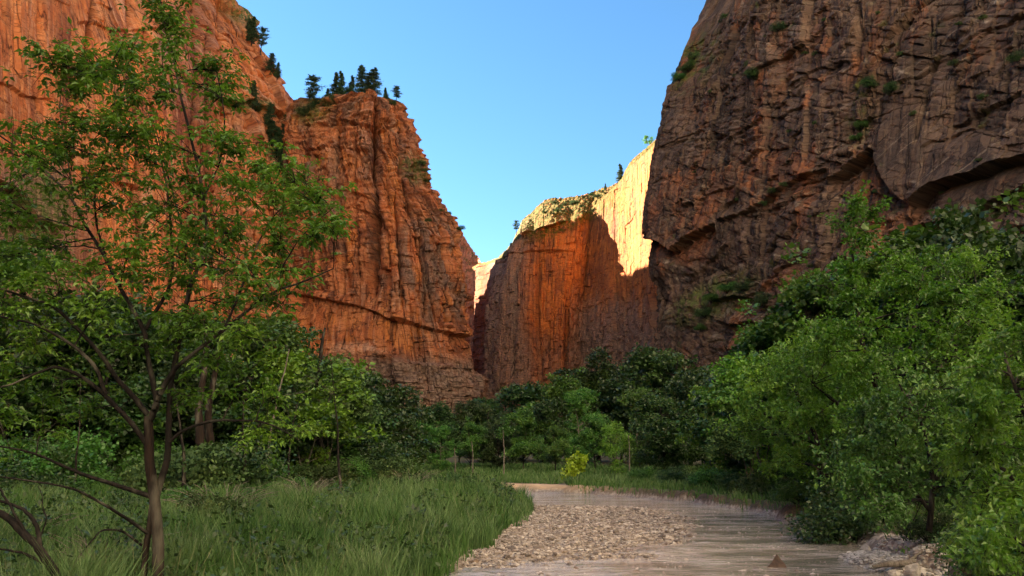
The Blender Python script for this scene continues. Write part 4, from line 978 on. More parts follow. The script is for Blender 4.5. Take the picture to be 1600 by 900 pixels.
# ---------------------------------------------------------------- near leaves on the right: large elders and bank shrubs
def clump_tree(name, seed, base, stems, clumps, leafm, barkm, leaf, label, cat, group=None, per=260, simple=False, w=.34, flat=.75, up=.8, rtrunk=.12, yjit=1.0):
    """stems and clumps given as view positions with a depth: a tree modelled to the photograph's own branching"""
    r = np.random.default_rng(seed); bx, by, bz = base; root = empty(name, base); tb = Tubes(); lv = Leaves(); nodes = []
    o = np.array(base)
    for st, r0, r1 in stems:
        P = np.array([at(*q) for q in st]) - o
        n = max(8, 5 * len(P)); t = np.linspace(0, len(P) - 1, n); Pi = np.stack([np.interp(t, np.arange(len(P)), P[:, i]) for i in range(3)], 1)
        k = np.ones(3) / 3; Ps = Pi.copy(); Ps[1:-1] = (Pi[:-2] + Pi[1:-1] + Pi[2:]) / 3
        Ps = wobble(Ps, .05 * r0 * 8, r); rr = np.linspace(r0, r1, n); tb.add(Ps, rr, 7)
        nodes += [(p, q) for p, q in zip(Ps[2:], rr[2:])]
    NP = np.array([p for p, _ in nodes]); NR = np.array([q for _, q in nodes])
    for (px, py, Y, rp, dens) in clumps:
        Yj = Y + r.uniform(-1, 1) * yjit; c = np.array(at(px, py, Yj)) - o; rad = rp / F * Yj
        dist = np.linalg.norm(NP - c, axis=1) + .5 * np.maximum(NP[:, 2] - c[2], 0); k = int(np.argmin(dist)); a = NP[k]
        Q = wobble(bez(a, (a + c) / 2 + np.array([0, 0, .08 * rad]), c, 7), .05, r); r0 = min(NR[k] * .7, .03 + .01 * rad); tb.add(Q, np.linspace(r0, .004, 7), 5)
        nodes_ = [Q[3], Q[4], Q[5], Q[6]]
        ns = int(6 + 10 * dens)
        cv = r.uniform(0, 1); thin = .25 if r.uniform() < .16 else 1.0
        for s_ in range(ns):
            e = c + r.normal(0, .55, 3) * np.array([rad, rad, rad * flat]); s0 = nodes_[r.integers(0, 4)]
            tw = wobble(bez(s0, (s0 + e) / 2 + np.array([0, 0, .05]), e, 5), .03, r); tb.add(tw, np.linspace(max(.004, r0 * .4), .002, 5), 3)
            n = int(per * 1.5 * thin * dens / ns * r.uniform(.6, 1.4)) + 3
            t = r.uniform(.25, 1.05, n); Pq = np.stack([np.interp(t * 4, np.arange(5), tw[:, i]) for i in range(3)], 1) + r.normal(0, .22 * rad / math.sqrt(ns) + .02, (n, 3))
            dirv = (e - s0) / (np.linalg.norm(e - s0) + 1e-6)
            D = dirv[None] * .5 + r.normal(0, .65, (n, 3)); D[:, 2] -= .25
            N = r.normal(0, .6, (n, 3)); N[:, 2] = np.abs(N[:, 2]) + up
            lv.add(Pq, D, N, .78 * leaf * np.clip(r.lognormal(-.05, .34, n), .4, 1.7), np.clip(.72 * cv + .28 * r.uniform(0, 1, n), 0, 1))
    tb.build('trunk', M_BARK[barkm], root); lv.build('crown', M_LEAF[leafm], root, simple=simple, w=w)
    return tag(root, label, cat, group)
def gpt(px, Y): x = float(X_at(px, Y, 1.0)); return (x, Y, float(ground(x, Y)) - .1)
r = np.random.default_rng(301)
def cloud(n, poly, Y, rp, dens):
    """clump positions spread through an outline"""
    out = []; P = np.array(poly, float); x0, y0 = P.min(0); x1, y1 = P.max(0)
    def inside(x, y):
        c = False; j = len(P) - 1
        for i in range(len(P)):
            if (P[i, 1] > y) != (P[j, 1] > y) and x < (P[j, 0] - P[i, 0]) * (y - P[i, 1]) / (P[j, 1] - P[i, 1]) + P[i, 0]: c = not c
            j = i
        return c
    best = []
    while len(out) < n:
        cand = None; bd = -1
        for _ in range(7):
            for __ in range(200):
                x, y = r.uniform(x0, x1), r.uniform(y0, y1)
                if inside(x, y): break
            d = min([math.hypot(x - q[0], y - q[1]) for q in out] + [1e4])
            if d > bd: bd = d; cand = (x, y)
        out.append((cand[0], cand[1], r.uniform(*Y), rp * r.uniform(.7, 1.3), dens * r.uniform(.7, 1.3)))
    return out
clump_tree('box_elder_tree', 311, gpt(1400, 27), [([(1400, 770, 27), (1404, 660, 27), (1420, 560, 27), (1440, 440, 27)], .16, .05), ([(1404, 690, 27), (1350, 560, 26), (1330, 430, 26), (1335, 330, 26)], .10, .03),
            ([(1408, 650, 27), (1480, 560, 27), (1530, 470, 27)], .10, .03), ([(1404, 720, 27), (1330, 650, 26), (1270, 600, 25)], .08, .02)],
           cloud(60, [(1230, 560), (1290, 430), (1400, 400), (1470, 385), (1560, 400), (1600, 470), (1600, 640), (1500, 700), (1350, 700), (1250, 660)], (23, 30), 46, 1.0)
           + [(1335, 320, 26, 34, .55), (1310, 350, 26, 30, .45), (1365, 330, 26, 32, .5), (1345, 375, 26, 36, .6), (1420, 440, 26, 40, .8)],
           'elder', 'dark', .15, 'big leafy elder crown spreading over the right bank', 'tree', RT, per=420)
clump_tree('box_elder_tree', 312, gpt(1285, 31), [([(1285, 770, 31), (1278, 690, 31), (1240, 600, 31), (1220, 545, 31)], .12, .04), ([(1280, 720, 31), (1320, 640, 31), (1340, 570, 31)], .08, .03), ([(1282, 700, 31), (1200, 650, 31), (1150, 625, 31)], .06, .02)],
           cloud(46, [(1140, 640), (1175, 590), (1215, 545), (1260, 520), (1330, 530), (1370, 620), (1360, 740), (1280, 770), (1225, 735), (1180, 700)], (29, 35), 36, 1.0),
           'bright', 'dark', .16, 'light green leafy tree leaning to the river in front of the right bank row', 'tree', RT, per=330)
clump_tree('box_elder_tree', 313, gpt(1450, 19), [([(1452, 830, 19), (1456, 740, 19), (1440, 660, 19), (1405, 600, 19)], .07, .02), ([(1456, 760, 19), (1500, 680, 19), (1560, 620, 19)], .06, .02), ([(1455, 800, 19), (1400, 730, 19), (1340, 690, 19)], .05, .015)],
           cloud(44, [(1270, 740), (1320, 670), (1400, 600), (1500, 580), (1600, 590), (1600, 760), (1500, 790), (1420, 800), (1340, 790)], (16.5, 21), 44, .8),
           'mid', 'dark', .125, 'mid green sapling thicket with thin dark stems above the cobble heap', 'tree', RT, per=330)
clump_tree('box_elder_tree', 314, gpt(1640, 9), [([(1660, 930, 9), (1640, 760, 9), (1600, 640, 9), (1570, 560, 9)], .05, .015), ([(1650, 860, 9), (1580, 740, 9), (1510, 700, 9)], .03, .01), ([(1655, 900, 9), (1590, 840, 8.6), (1530, 820, 8.6)], .03, .01)],
           cloud(26, [(1490, 700), (1540, 560), (1600, 490), (1680, 500), (1680, 900), (1560, 900), (1510, 870), (1520, 800)], (7.8, 9.8), 52, .8)
           + [(1490, 715, 9, 34, .5), (1560, 590, 9, 40, .6), (1560, 820, 8.4, 44, .8), (1535, 868, 8.4, 36, .6)],
           'elder', 'dark', .085, 'near branches with large glossy leaves at the lower right corner', 'tree', RT, per=380, w=.28)
for px, Y, pt, pr, wd, lb in [(1250, 33, 742, 'shrubby', 1.2, 'green shrub overhanging the right bank at the cut edge'), (1310, 25, 742, 'darkbush', 1.2, 'dark shrub above the water right of the cut edge'),
                          (1372, 25, 768, 'shrubby', 1.0, 'shrub just behind the pale cobble heap'), (1200, 42, 728, 'darkbush', 1.3, 'dark shrub where the right bank turns away'), (1446, 20, 800, 'darkbush', .9, 'dark shrub above the driftwood log'),
                          (1110, 52, 722, 'shrubby', 1.2, 'rounded shrub at the inside of the far bend'), (1290, 36, 735, 'darkbush', 1.2, 'dark shrub behind the overhanging green one'), (1510, 15.5, 815, 'shrubby', .8, 'shrub beside the driftwood root'), (1160, 47, 722, 'scrub', 1.2, 'greyish scrub bush on the far bend'), (1530, 15, 790, 'darkbush', 1.0, 'dark shrub under the near glossy leaves'),
                          (1240, 44, 716, 'darkbush', 1.3, 'dark shrub deep under the right bank trees'), (1050, 60, 724, 'darkbush', 1.3, 'dark shrub left of the rounded one on the far bend'), (1000, 66, 724, 'shrubby', 1.1, 'shrub under the small bright tree'), (1340, 30, 745, 'darkbush', 1.3, 'dark shrub under the leafy elder')]:
    tree_at(pr, px, 0, Y, pt, HP[pr], lb, 'shrubs on the right bank', 'shrub', wide=wd)
o = None
bx, by = float(X_at(903, 60.5, 1)), 60.5
yb = tree('willow_tree', 331, 2.3, .9, 22, 40, .20, .34, 'dark', 'yellow', .15, .03, stems=3); yb.location = (bx, by, float(ground(bx, by))); tag(yb, 'bright yellow green young bush at the edge of the far bank', 'bush')
LS = 'shrubs at the back of the meadow'
for px, Y, pt, pr, wd, lb in [(664, 62, 728, 'darkbush', .7, 'small dark bush at the far right end of the meadow'), (560, 60, 722, 'darkbush', 1.4, 'dark undergrowth bush at the right end of the left wood'), (500, 55, 716, 'darkbush', 1.5, 'dark undergrowth bush below the bare forked trunk'), (440, 50, 712, 'darkbush', 1.5, 'dark undergrowth bush below the long low bough'),
                          (395, 44, 722, 'shrubby', 1.4, 'green bush right of the old thick trunk'), (345, 40, 735, 'scrub', 1.4, 'greyish bush beside the old thick trunk'), (280, 42, 716, 'darkbush', 1.5, 'dark bush right of the foreground trunk'), (180, 38, 720, 'darkbush', 1.5, 'dark bush left of the foreground trunk'), (110, 34, 725, 'shrubby', 1.5, 'green bush near the left margin'), (30, 32, 715, 'darkbush', 1.5, 'dark bush at the left margin'),
                          (620, 66, 722, 'shrubby', 1.4, 'green bush left of the small dark one')]:
    tree_at(pr, px, 0, Y, pt, HP[pr], lb, LS, 'shrub', wide=wd)
# ---------------------------------------------------------------- the leafy tree in the left foreground, branch by branch
TY = 10.2
elder = empty('box_elder_tree', at(236, 905, TY)); E0 = np.array(elder.location)
tag(elder, 'slender leafy tree with dark forking branches in the left foreground', 'tree')
r = np.random.default_rng(401); EN = []
def limb(pts, r0, r1, name='branch', dy0=0.0, dy1=0.0, mat='dark', wob=.012, k=8):
    n0 = len(pts); P = np.array([at(px, py, TY + dy0 + (dy1 - dy0) * i / (n0 - 1)) for i, (px, py) in enumerate(pts)]) - E0
    n = 6 * n0; t = np.linspace(0, n0 - 1, n); Pi = np.stack([np.interp(t, np.arange(n0), P[:, i]) for i in range(3)], 1)
    for _ in range(3): Pi[1:-1] = (Pi[:-2] + Pi[1:-1] + Pi[2:]) / 3
    Pi = wobble(Pi, wob, r); rr = np.linspace(r0, r1, n)
    tb = Tubes(); tb.add(Pi, rr, k); o = tb.build(name, M_BARK[mat], elder)
    EN.extend([(p, q) for p, q in zip(Pi[3:], rr[3:])]); return o
TRUNK = limb([(247, 935), (246, 890), (247, 840), (240, 775), (233, 720), (232, 690), (232, 650)], .074, .052, 'trunk', mat='brown', k=12)
limb([(222, 935), (224, 890), (228, 850), (236, 808), (238, 780)], .042, .038, 'stem', .05, 0, 'brown')
limb([(242, 785), (250, 755), (262, 720), (264, 690), (265, 655), (266, 610), (273, 570), (284, 510), (292, 470), (300, 440), (318, 400), (325, 370), (318, 310), (310, 262), (296, 205), (282, 150), (271, 85), (256, 35), (244, -10), (235, -60)], .048, .009, 'stem', .1, .5)
limb([(233, 660), (243, 632), (258, 600), (275, 574), (302, 552), (350, 514), (400, 474), (435, 452), (475, 440), (520, 420)], .040, .008, 'branch', 0, -.5)
limb([(236, 655), (247, 632), (242, 608), (233, 565), (228, 520), (212, 488), (190, 450), (165, 398), (135, 352), (113, 308), (80, 275), (50, 246), (15, 222), (-30, 190)], .040, .009, 'branch', 0, .7)
limb([(228, 515), (242, 488), (264, 452), (270, 420), (268, 372), (262, 300), (250, 240), (238, 200), (224, 150)], .028, .006, 'branch', .3, .9)
limb([(292, 470), (300, 415), (285, 350), (268, 298), (246, 212), (236, 180)], .022, .005, 'branch', .3, 1.1)
limb([(231, 648), (205, 615), (184, 594), (165, 562), (150, 543), (115, 505), (82, 474), (45, 466), (8, 452), (-40, 440)], .036, .009, 'branch', 0, -.8)
limb([(229, 694), (205, 658), (165, 620), (145, 600), (120, 584), (88, 572), (55, 585), (10, 605), (-40, 610)], .034, .008, 'branch', 0, -1.0)
limb([(166, 616), (150, 572), (115, 540), (85, 520), (50, 503), (0, 494), (-50, 480)], .026, .007, 'branch', -.5, -1.2)
limb([(266, 690), (280, 676), (302, 666), (325, 659), (347, 656), (375, 657), (402, 657), (422, 663), (442, 671), (470, 690)], .022, .006, 'branch', .1, -.4, wob=.006)
limb([(400, 657), (404, 640), (412, 628), (410, 610)], .010, .003, 'branch', -.3, -.3, wob=.004)
limb([(236, 776), (205, 765), (165, 752), (125, 738), (92, 724), (55, 708), (30, 702), (-20, 694)], .030, .008, 'branch', 0, -.9)
limb([(232, 834), (205, 815), (178, 797), (150, 780), (120, 765), (75, 755), (0, 745), (-40, 740)], .022, .006, 'branch', 0, -1.2)
limb([(222, 852), (200, 836), (185, 828), (158, 828), (142, 848), (122, 872), (104, 905)], .016, .006, 'branch', 0, -.8, wob=.006)
limb([(113, 308), (108, 270), (100, 225), (92, 170), (100, 120)], .014, .004, 'branch', .6, .8)
limb([(165, 398), (150, 350), (148, 300), (165, 240), (190, 170), (198, 110)], .016, .004, 'branch', .4, 0)
limb([(318, 310), (345, 250), (352, 190), (345, 140), (338, 110)], .016, .004, 'branch', .3, -.2)
limb([(310, 262), (340, 225), (360, 200)], .010, .003, 'branch', .3, .1)
limb([(350, 514), (380, 440), (400, 380), (430, 330), (480, 300)], .018, .004, 'branch', -.2, .2)
limb([(400, 474), (440, 420), (470, 370), (520, 325)], .014, .004, 'branch', -.3, -.6)
# foliage: (px, py, radius, density)
EC = [(100, 95, 44, .9), (60, 95, 36, .7), (135, 120, 38, .8), (100, 135, 36, .7), (178, 90, 30, .6), (205, 75, 36, .7), (190, 115, 34, .6), (215, 150, 34, .6), (255, 20, 40, .9), (240, -30, 50, .9), (275, 55, 26, .5),
      (340, 110, 34, .7), (355, 140, 30, .6), (335, 160, 28, .5), (255, 110, 30, .4), (250, 150, 34, .5), (180, 165, 40, .7), (160, 200, 42, .7), (90, 190, 44, .8), (50, 215, 46, .8), (20, 240, 46, .8), (110, 240, 44, .8), (70, 270, 44, .7), (130, 280, 40, .7),
      (200, 210, 42, .7), (230, 250, 40, .7), (185, 265, 44, .8), (255, 220, 36, .6), (345, 210, 34, .6), (375, 240, 32, .5), (350, 270, 36, .6), (400, 260, 30, .5), (440, 265, 36, .6), (480, 285, 36, .7), (510, 315, 32, .6), (470, 330, 40, .7), (425, 310, 42, .7), (520, 350, 28, .4), (490, 375, 34, .6),
      (300, 300, 40, .6), (260, 320, 46, .8), (210, 330, 48, .9), (160, 330, 46, .7), (30, 330, 44, .7), (-10, 300, 50, .8), (80, 390, 50, .8), (20, 400, 54, .9), (130, 420, 46, .7), (200, 400, 50, .9), (250, 390, 50, .9), (300, 370, 46, .8), (345, 340, 42, .7), (380, 370, 48, .9), (430, 380, 46, .9), (440, 425, 42, .8), (390, 430, 46, .9), (340, 420, 50, .9), (290, 440, 50, .9),
      (230, 450, 50, .9), (170, 470, 46, .8), (100, 450, 48, .8), (40, 460, 54, .9), (-10, 480, 56, 1), (60, 520, 54, .9), (130, 530, 44, .7), (200, 540, 44, .7), (300, 500, 46, .8), (350, 480, 44, .8), (330, 560, 46, .7), (390, 530, 40, .6), (440, 480, 34, .5), (260, 530, 40, .6), (20, 560, 54, .8), (80, 600, 50, .7), (-10, 620, 56, .8), (380, 590, 44, .6), (430, 630, 44, .6), (460, 680, 38, .5), (400, 680, 30, .3), (150, 640, 44, .5), (60, 660, 50, .5), (300, 620, 36, .4)]
lv = Leaves(); tw = Tubes(); NP = np.array([p for p, _ in EN]); NR = np.array([q for _, q in EN])
for px, py, rp, dens in EC:
    Yj = TY + r.uniform(-1.1, .9); c = np.array(at(px, py, Yj)) - E0; rad = rp / F * Yj
    dist = np.linalg.norm(NP - c, axis=1) + .6 * np.maximum(NP[:, 2] - c[2], 0) + 4 * np.maximum(NR - .03, 0); kk = int(np.argmin(dist)); a = NP[kk]
    r0 = min(.7 * NR[kk], .012); Q = wobble(bez(a, (a + c) / 2 + np.array([0, 0, .05]), c, 7), .03, r); tw.add(Q, np.linspace(r0, .004, 7), 5)
    cv = r.uniform(0, 1)
    for s_ in range(int(6 + 11 * dens)):
        e = c + r.normal(0, .78, 3) * rad; s0 = Q[r.integers(2, 7)]
        T_ = wobble(bez(s0, (s0 + e) / 2 + np.array([0, 0, .06]), e, 6), .025, r); tw.add(T_, np.linspace(.005, .0018, 6), 4)
        # compound leaves: a drooping stalk carrying three to five leaflets
        for q in range(r.integers(4, 8)):
            t = r.uniform(.25, 1); b = np.array([np.interp(t * 5, np.arange(6), T_[:, i]) for i in range(3)])
            dv = r.normal(0, 1, 3); dv[2] = dv[2] * .35 - .15; dv /= np.linalg.norm(dv); L = r.uniform(.09, .17)
            up = np.array([r.normal(0, .35), r.normal(0, .35), 1.0]); sd_ = np.cross(up, dv); sd_ /= np.linalg.norm(sd_) + 1e-9
            nl = r.integers(1, 3); pos, dr = [b + dv * L], [dv + np.array([0, 0, -.25])]
            for j in range(nl):
                f = .45 + .5 * j / max(nl, 1)
                for sg in (-1, 1): pos.append(b + dv * L * f); dr.append(dv * .45 + sg * sd_ * .9 + np.array([0, 0, -.2]))
            n = len(pos); N = np.tile(up, (n, 1)) + r.normal(0, .3, (n, 3))
            lv.add(np.array(pos), np.array(dr), N, r.uniform(.06, .112, n), np.clip(.5 * cv + .5 * r.uniform(0, 1, n), 0, 1))
lv.build('crown', M_LEAF['elder'], elder, w=.24, twigs=tw, twmat=M_BARK['dark'])

# second, dead-looking dark stem in the lower left corner
dead = empty('dead_tree', at(70, 930, 8.6)); D0 = np.array(dead.location); tag(dead, 'dark bare stems reaching in at the lower left corner', 'dead tree')
tb = Tubes(); r = np.random.default_rng(411)
for pts, r0, r1 in [([(98, 930), (88, 898), (55, 852), (30, 828), (12, 808), (-30, 790)], .048, .034), ([(62, 858), (58, 825), (50, 806), (30, 790), (0, 782), (-30, 775)], .025, .012), ([(66, 880), (40, 865), (15, 859), (-30, 856)], .018, .008), ([(40, 835), (20, 790), (0, 760), (-30, 740)], .016, .006), ([(55, 852), (75, 815), (70, 780), (60, 760)], .010, .003)]:
    P = np.array([at(px, py, 8.6) for px, py in pts]) - D0; n = 5 * len(P); t = np.linspace(0, len(P) - 1, n)
    Pi = np.stack([np.interp(t, np.arange(len(P)), P[:, i]) for i in range(3)], 1)
    for _ in range(2): Pi[1:-1] = (Pi[:-2] + Pi[1:-1] + Pi[2:]) / 3
    tb.add(wobble(Pi, .02, r), np.linspace(r0, r1, n), 7)
tb.build('trunk', M_BARK['dark'], dead)

# old thick trunks and bare stems at the back of the meadow
def stem(name, pts, Y, r0, r1, mat, label, cat, group=None):
    x, y, z = at(pts[0][0], pts[0][1], Y); zg = float(ground(x, y)); root = np.array([x, y, zg]); rr = np.random.default_rng(int(pts[0][0]))
    P = np.array([at(px, py, Y) for px, py in pts]) - root; P[0, 2] = -.3
    n = 6 * len(P); t = np.linspace(0, len(P) - 1, n); Pi = np.stack([np.interp(t, np.arange(len(P)), P[:, i]) for i in range(3)], 1)
    for _ in range(2): Pi[1:-1] = (Pi[:-2] + Pi[1:-1] + Pi[2:]) / 3
    tb = Tubes(); q = np.linspace(r0, r1, n); q[:3] *= np.array([1.6, 1.3, 1.1]); tb.add(wobble(Pi, .04, rr), q, 10)
    o = tb.build(name, M_BARK[mat]); o.location = root; return tag(o, label, cat, group)
stem('tree_trunk', [(312, 770), (312, 720), (314, 690), (309, 640), (322, 560), (318, 500)], 38, .30, .08, 'brown', 'old thick brown trunk behind the meadow', 'trunk', 'bare trunks at the back of the meadow')
stem('tree_trunk', [(334, 770), (333, 715), (327, 680), (326, 640), (340, 560), (350, 500)], 39, .28, .07, 'brown', 'second thick trunk just right of the old brown one', 'trunk', 'bare trunks at the back of the meadow')
stem('tree_trunk', [(500, 750), (499, 715), (500, 690), (497, 620), (503, 540), (508, 512)], 50, .26, .07, 'dark', 'bare upright dark trunk in front of the red cliff foot', 'trunk', 'bare trunks at the back of the meadow')
stem('tree_trunk', [(420, 760), (421, 690), (428, 650), (436, 610), (446, 575), (452, 545)], 42, .07, .025, 'pale', 'slanting pale bare stem right of the foreground tree', 'trunk', 'bare trunks at the back of the meadow')
for px, Y, t0, lb in [(615, 80, 690, 'thin pale trunk at the left end of the far row'), (738, 78, 690, 'thin pale trunk above the left end of the sand strip'), (787, 74, 672, 'thin pale trunk just left of the rounded grey green tree'), (711, 78, 700, 'short thin pale trunk below the pinnacle'), (983, 72, 680, 'thin grey trunk beside the small bright tree')]:
    stem('tree_trunk', [(px, 748), (px + 1, (748 + t0) / 2), (px - 1, t0)], Y, .075, .03, 'pale', lb, 'trunk', 'thin pale trunks along the far bank')
rr = np.random.default_rng(425)
for px in (122, 178, 288, 380, 452, 534):
    Y = rr.uniform(33, 44); t0 = rr.uniform(560, 660); dx = rr.normal(0, 7)
    stem('tree_trunk', [(px, 770), (px + rr.normal(0, 5), 715), (px + dx * .6, 670), (px + dx * 1.6 + rr.normal(0, 4), t0)], Y, rr.uniform(.03, .10), .015, 'dark', 'thin dark trunk in the shadowed wood behind the meadow', 'trunk', 'thin dark trunks in the left wood')
rr = np.random.default_rng(427)
for i in range(30):
    px = -20 + i * 22 + rr.uniform(-8, 8); Y = rr.uniform(34, 46) + max(0, px - 300) * .05; pr = ['shrubby', 'scrub', 'darkbush', 'shrubby', 'scrub'][i % 5]
    lb = {'shrubby': 'green brush at the foot of the left wood, low against the meadow', 'scrub': 'grey green brush at the foot of the left wood, low against the meadow', 'darkbush': 'dark brush at the foot of the left wood, low against the meadow'}[pr]
    x = float(X_at(px, Y, 1)); place(pr, (x, Y, float(ground(x, Y)) - .1), rr.uniform(0, 6), rr.uniform(1.0, 2.0), lb, 'shrub', 'low brush at the foot of the left wood')
# driftwood on the right shore
P0 = np.array([*on_ground(1395, 888, .12), .16]); dw = Tubes(); rr = np.random.default_rng(431)
dw.add(wobble(np.linspace([-.45, -.05, 0], [.55, .10, .10], 10), .03, rr), np.array([.03, .05, .06, .065, .07, .07, .075, .07, .06, .04]), 8)
dw.add(wobble(np.linspace([.2, .05, .04], [.85, .35, .28], 8), .04, rr), np.linspace(.06, .02, 8), 7)
dw.add(wobble(np.linspace([.3, .05, .05], [.75, -.1, -.02], 6), .03, rr), np.linspace(.05, .015, 6), 7)
o = dw.build('driftwood_log', M_BARK['dead']); o.location = P0; tag(o, 'pale weathered driftwood log lying on the right shore', 'driftwood')
# brush heaps in the meadow
def brush(px, py, Y, s, seed, label):
    x = float(X_at(px, Y, .8)); rr = np.random.default_rng(seed); tb = Tubes()
    for i in range(90):
        a = rr.uniform(0, 6.28); e = np.array([math.cos(a), math.sin(a), 0]) * s * rr.uniform(.4, 1.2); e[2] = s * rr.uniform(.1, .75)
        tb.add(wobble(bez(np.array([rr.normal(0, .15 * s), rr.normal(0, .15 * s), 0]), e * .6 + np.array([0, 0, .25 * s]), e, 5), .05 * s, rr), np.linspace(.010, .003, 5) * (1 + s * .3), 3)
    o = tb.build('brush_heap', M_BARK['dead']); o.location = (x, Y, float(ground(x, Y))); return tag(o, label, 'brush', 'grey brush heaps in the meadow')
brush(160, 830, 13, 1.0, 441, 'grey twiggy brush beside the foreground trunk'); brush(345, 790, 24, 1.7, 442, 'grey brush heap in the middle of the meadow'); brush(480, 778, 34, 1.5, 443, 'small grey brush heap towards the right of the meadow'); brush(640, 760, 48, 1.7, 444, 'grey brush at the far end of the meadow'); brush(20, 800, 16, 1.2, 445, 'grey brush at the left margin of the meadow')

for px, Y, h, pr, lb in [(330, 22, 1.3, 'scrub', 'grey green shrub in the meadow right of the foreground trunk'), (372, 24, 1.1, 'scrub', 'second grey green shrub in the meadow beside the brush heap'), (150, 15, 1.0, 'scrub', 'grey shrub in the grass left of the foreground trunk'), (50, 17, 1.2, 'scrub', 'grey shrub in the grass at the left margin'), (445, 36, 1.3, 'shrubby', 'green sapling clump in the right half of the meadow'),
                     (700, 52, 1.3, 'darkbush', 'dark low shrub at the far right of the meadow'), (610, 44, 1.1, 'scrub', 'grey green shrub in the far meadow'), (270, 28, 1.2, 'shrubby', 'green sapling clump just right of the foreground stems'), (200, 24, 1.2, 'darkbush', 'dark shrub in the grass behind the foreground trunk'), (560, 50, 1.2, 'shrubby', 'green shrub towards the back of the meadow')]:
    x = float(X_at(px, Y, 1)); place(pr, (x, Y, float(ground(x, Y)) - .05), px, h / HP[pr], lb, 'shrub', 'shrubs standing in the meadow')
# ---------------------------------------------------------------- grass
m = NT('meadow_grass'); var = m.attr('var'); tp = m.attr('tip'); pos = m.n('NewGeometry').outputs['Position']
patchn = m.noise(m.map(pos, (.30, .30, .05)), 1, 4, .65)
c = m.mix(m.ramp(var, .0, .6), (.017, .060, .009), (.060, .142, .024)); c = m.mix(m.ramp(patchn, .47, .57), c, m.mix(.65, c, (.13, .215, .075))); c = m.mix(m.math('MULTIPLY', m.ramp(m.noise(m.map(pos, (.8, .8, .1), loc=(9, 4, 0)), 1, 4, .6), .55, .64), .7), c, (.022, .060, .010))
c = m.mix(m.math('MULTIPLY', m.ramp(var, .55, 1.0), tp), c, (.24, .27, .15))
d = m.bsdf(c, .6, None, .35); t = m.n('BsdfTranslucent'); m.l(c, t.inputs[0]); mx = m.n('MixShader'); mx.inputs[0].default_value = .3; m.l(d, mx.inputs[1]); m.l(t.outputs[0], mx.inputs[2])
M_GRASS = m.done(mx.outputs[0])
def grass(name, X, Y, Hh, wd, seed, label):
    r = np.random.default_rng(seed); n = len(X); Z = ground(X, Y) - .03
    a = r.uniform(0, 6.28, n); lean = Hh * r.uniform(.08, .5, n); b = r.uniform(0, 6.28, n)
    dx, dy = np.cos(a) * wd, np.sin(a) * wd; lx, ly = np.cos(b) * lean, np.sin(b) * lean
    P = lambda f, k, s: np.stack([X + lx * f ** 2 + s * dx * k, Y + ly * f ** 2 + s * dy * k, Z + Hh * (f - .12 * f * f)], -1)
    V = np.stack([P(0., 1., -1), P(0., 1., 1), P(.55, .8, -1), P(.55, .8, 1), P(1., .12, -1), P(1., .12, 1)], 1).reshape(-1, 3)
    i = np.arange(n)[:, None] * 6; Q = np.concatenate([i + np.array([[0, 1, 3, 2]]), i + np.array([[2, 3, 5, 4]])])
    o = mesh_obj(name, V, quads=Q, mat=M_GRASS)
    fattr(o, 'var', np.repeat(np.clip(.5 * r.uniform(0, 1, n) + .5 * (.5 + .8 * fbm(X / 2.5, Y / 2.5, 3, 903)), 0, 1), 6)); fattr(o, 'tip', np.tile([0, 0, .5, .5, 1, 1], n))
    return tag(o, label, 'grass', kind='stuff')
r = np.random.default_rng(901)
NG = 330000
gy_ = 6 + 62 * r.uniform(0, 1, NG) ** 1.5; gx_ = r.uniform(-.78, .12, NG) * gy_ - r.uniform(0, 1.5, NG)
gd_, gs_ = river_d(gx_, gy_); edge_n = .35 * n2(gx_ / 1.1, gy_ / 1.1, 905) + .25 * n2(gx_ / .4, gy_ / .4, 906)
cl = fbm(gx_ / 1.3, gy_ / 1.3, 3, 907)
k = (gs_ <= 0) & (gd_ > .35 + edge_n) & (r.uniform(0, 1, NG) < .7 + 1.3 * cl)
gx_, gy_ = gx_[k], gy_[k]; cl = cl[k]; gd_ = gd_[k]
hh = (.50 + .70 * cl + .50 * fbm(gx_ / 4, gy_ / 4, 2, 908)) * r.uniform(.55, 1.35, len(gx_)) + .14 * np.exp(-gd_ / 1.5)
grass('grass', gx_, gy_, np.clip(hh, .12, 1.5), .0045 + .00042 * gy_, 911, 'tall soft green grass filling the meadow on the left bank')
NG = 130000
gy_ = r.uniform(14, 105, NG); gx_ = r.uniform(-30, 40, NG); gd_, gs_ = river_d(gx_, gy_); en = .3 * n2(gx_ / 1.1, gy_ / 1.1, 915)
k = (gs_ > 0) & (gd_ > .45 + en) & (gd_ < 34) & ((gy_ < 52) | (gx_ > 4) | (gd_ > 3.2)) & (np.hypot(gx_ - 8.9, (gy_ - 19.5) / 2) > 1.6) & (gx_ > -28)
gx_, gy_ = gx_[k], gy_[k]
grass('grass', gx_, gy_, r.uniform(.2, .65, len(gx_)) * (1 + .5 * fbm(gx_ / 1.5, gy_ / 1.5, 2, 919)), .006 + .0005 * gy_, 917, 'short grass along the top of the right bank')

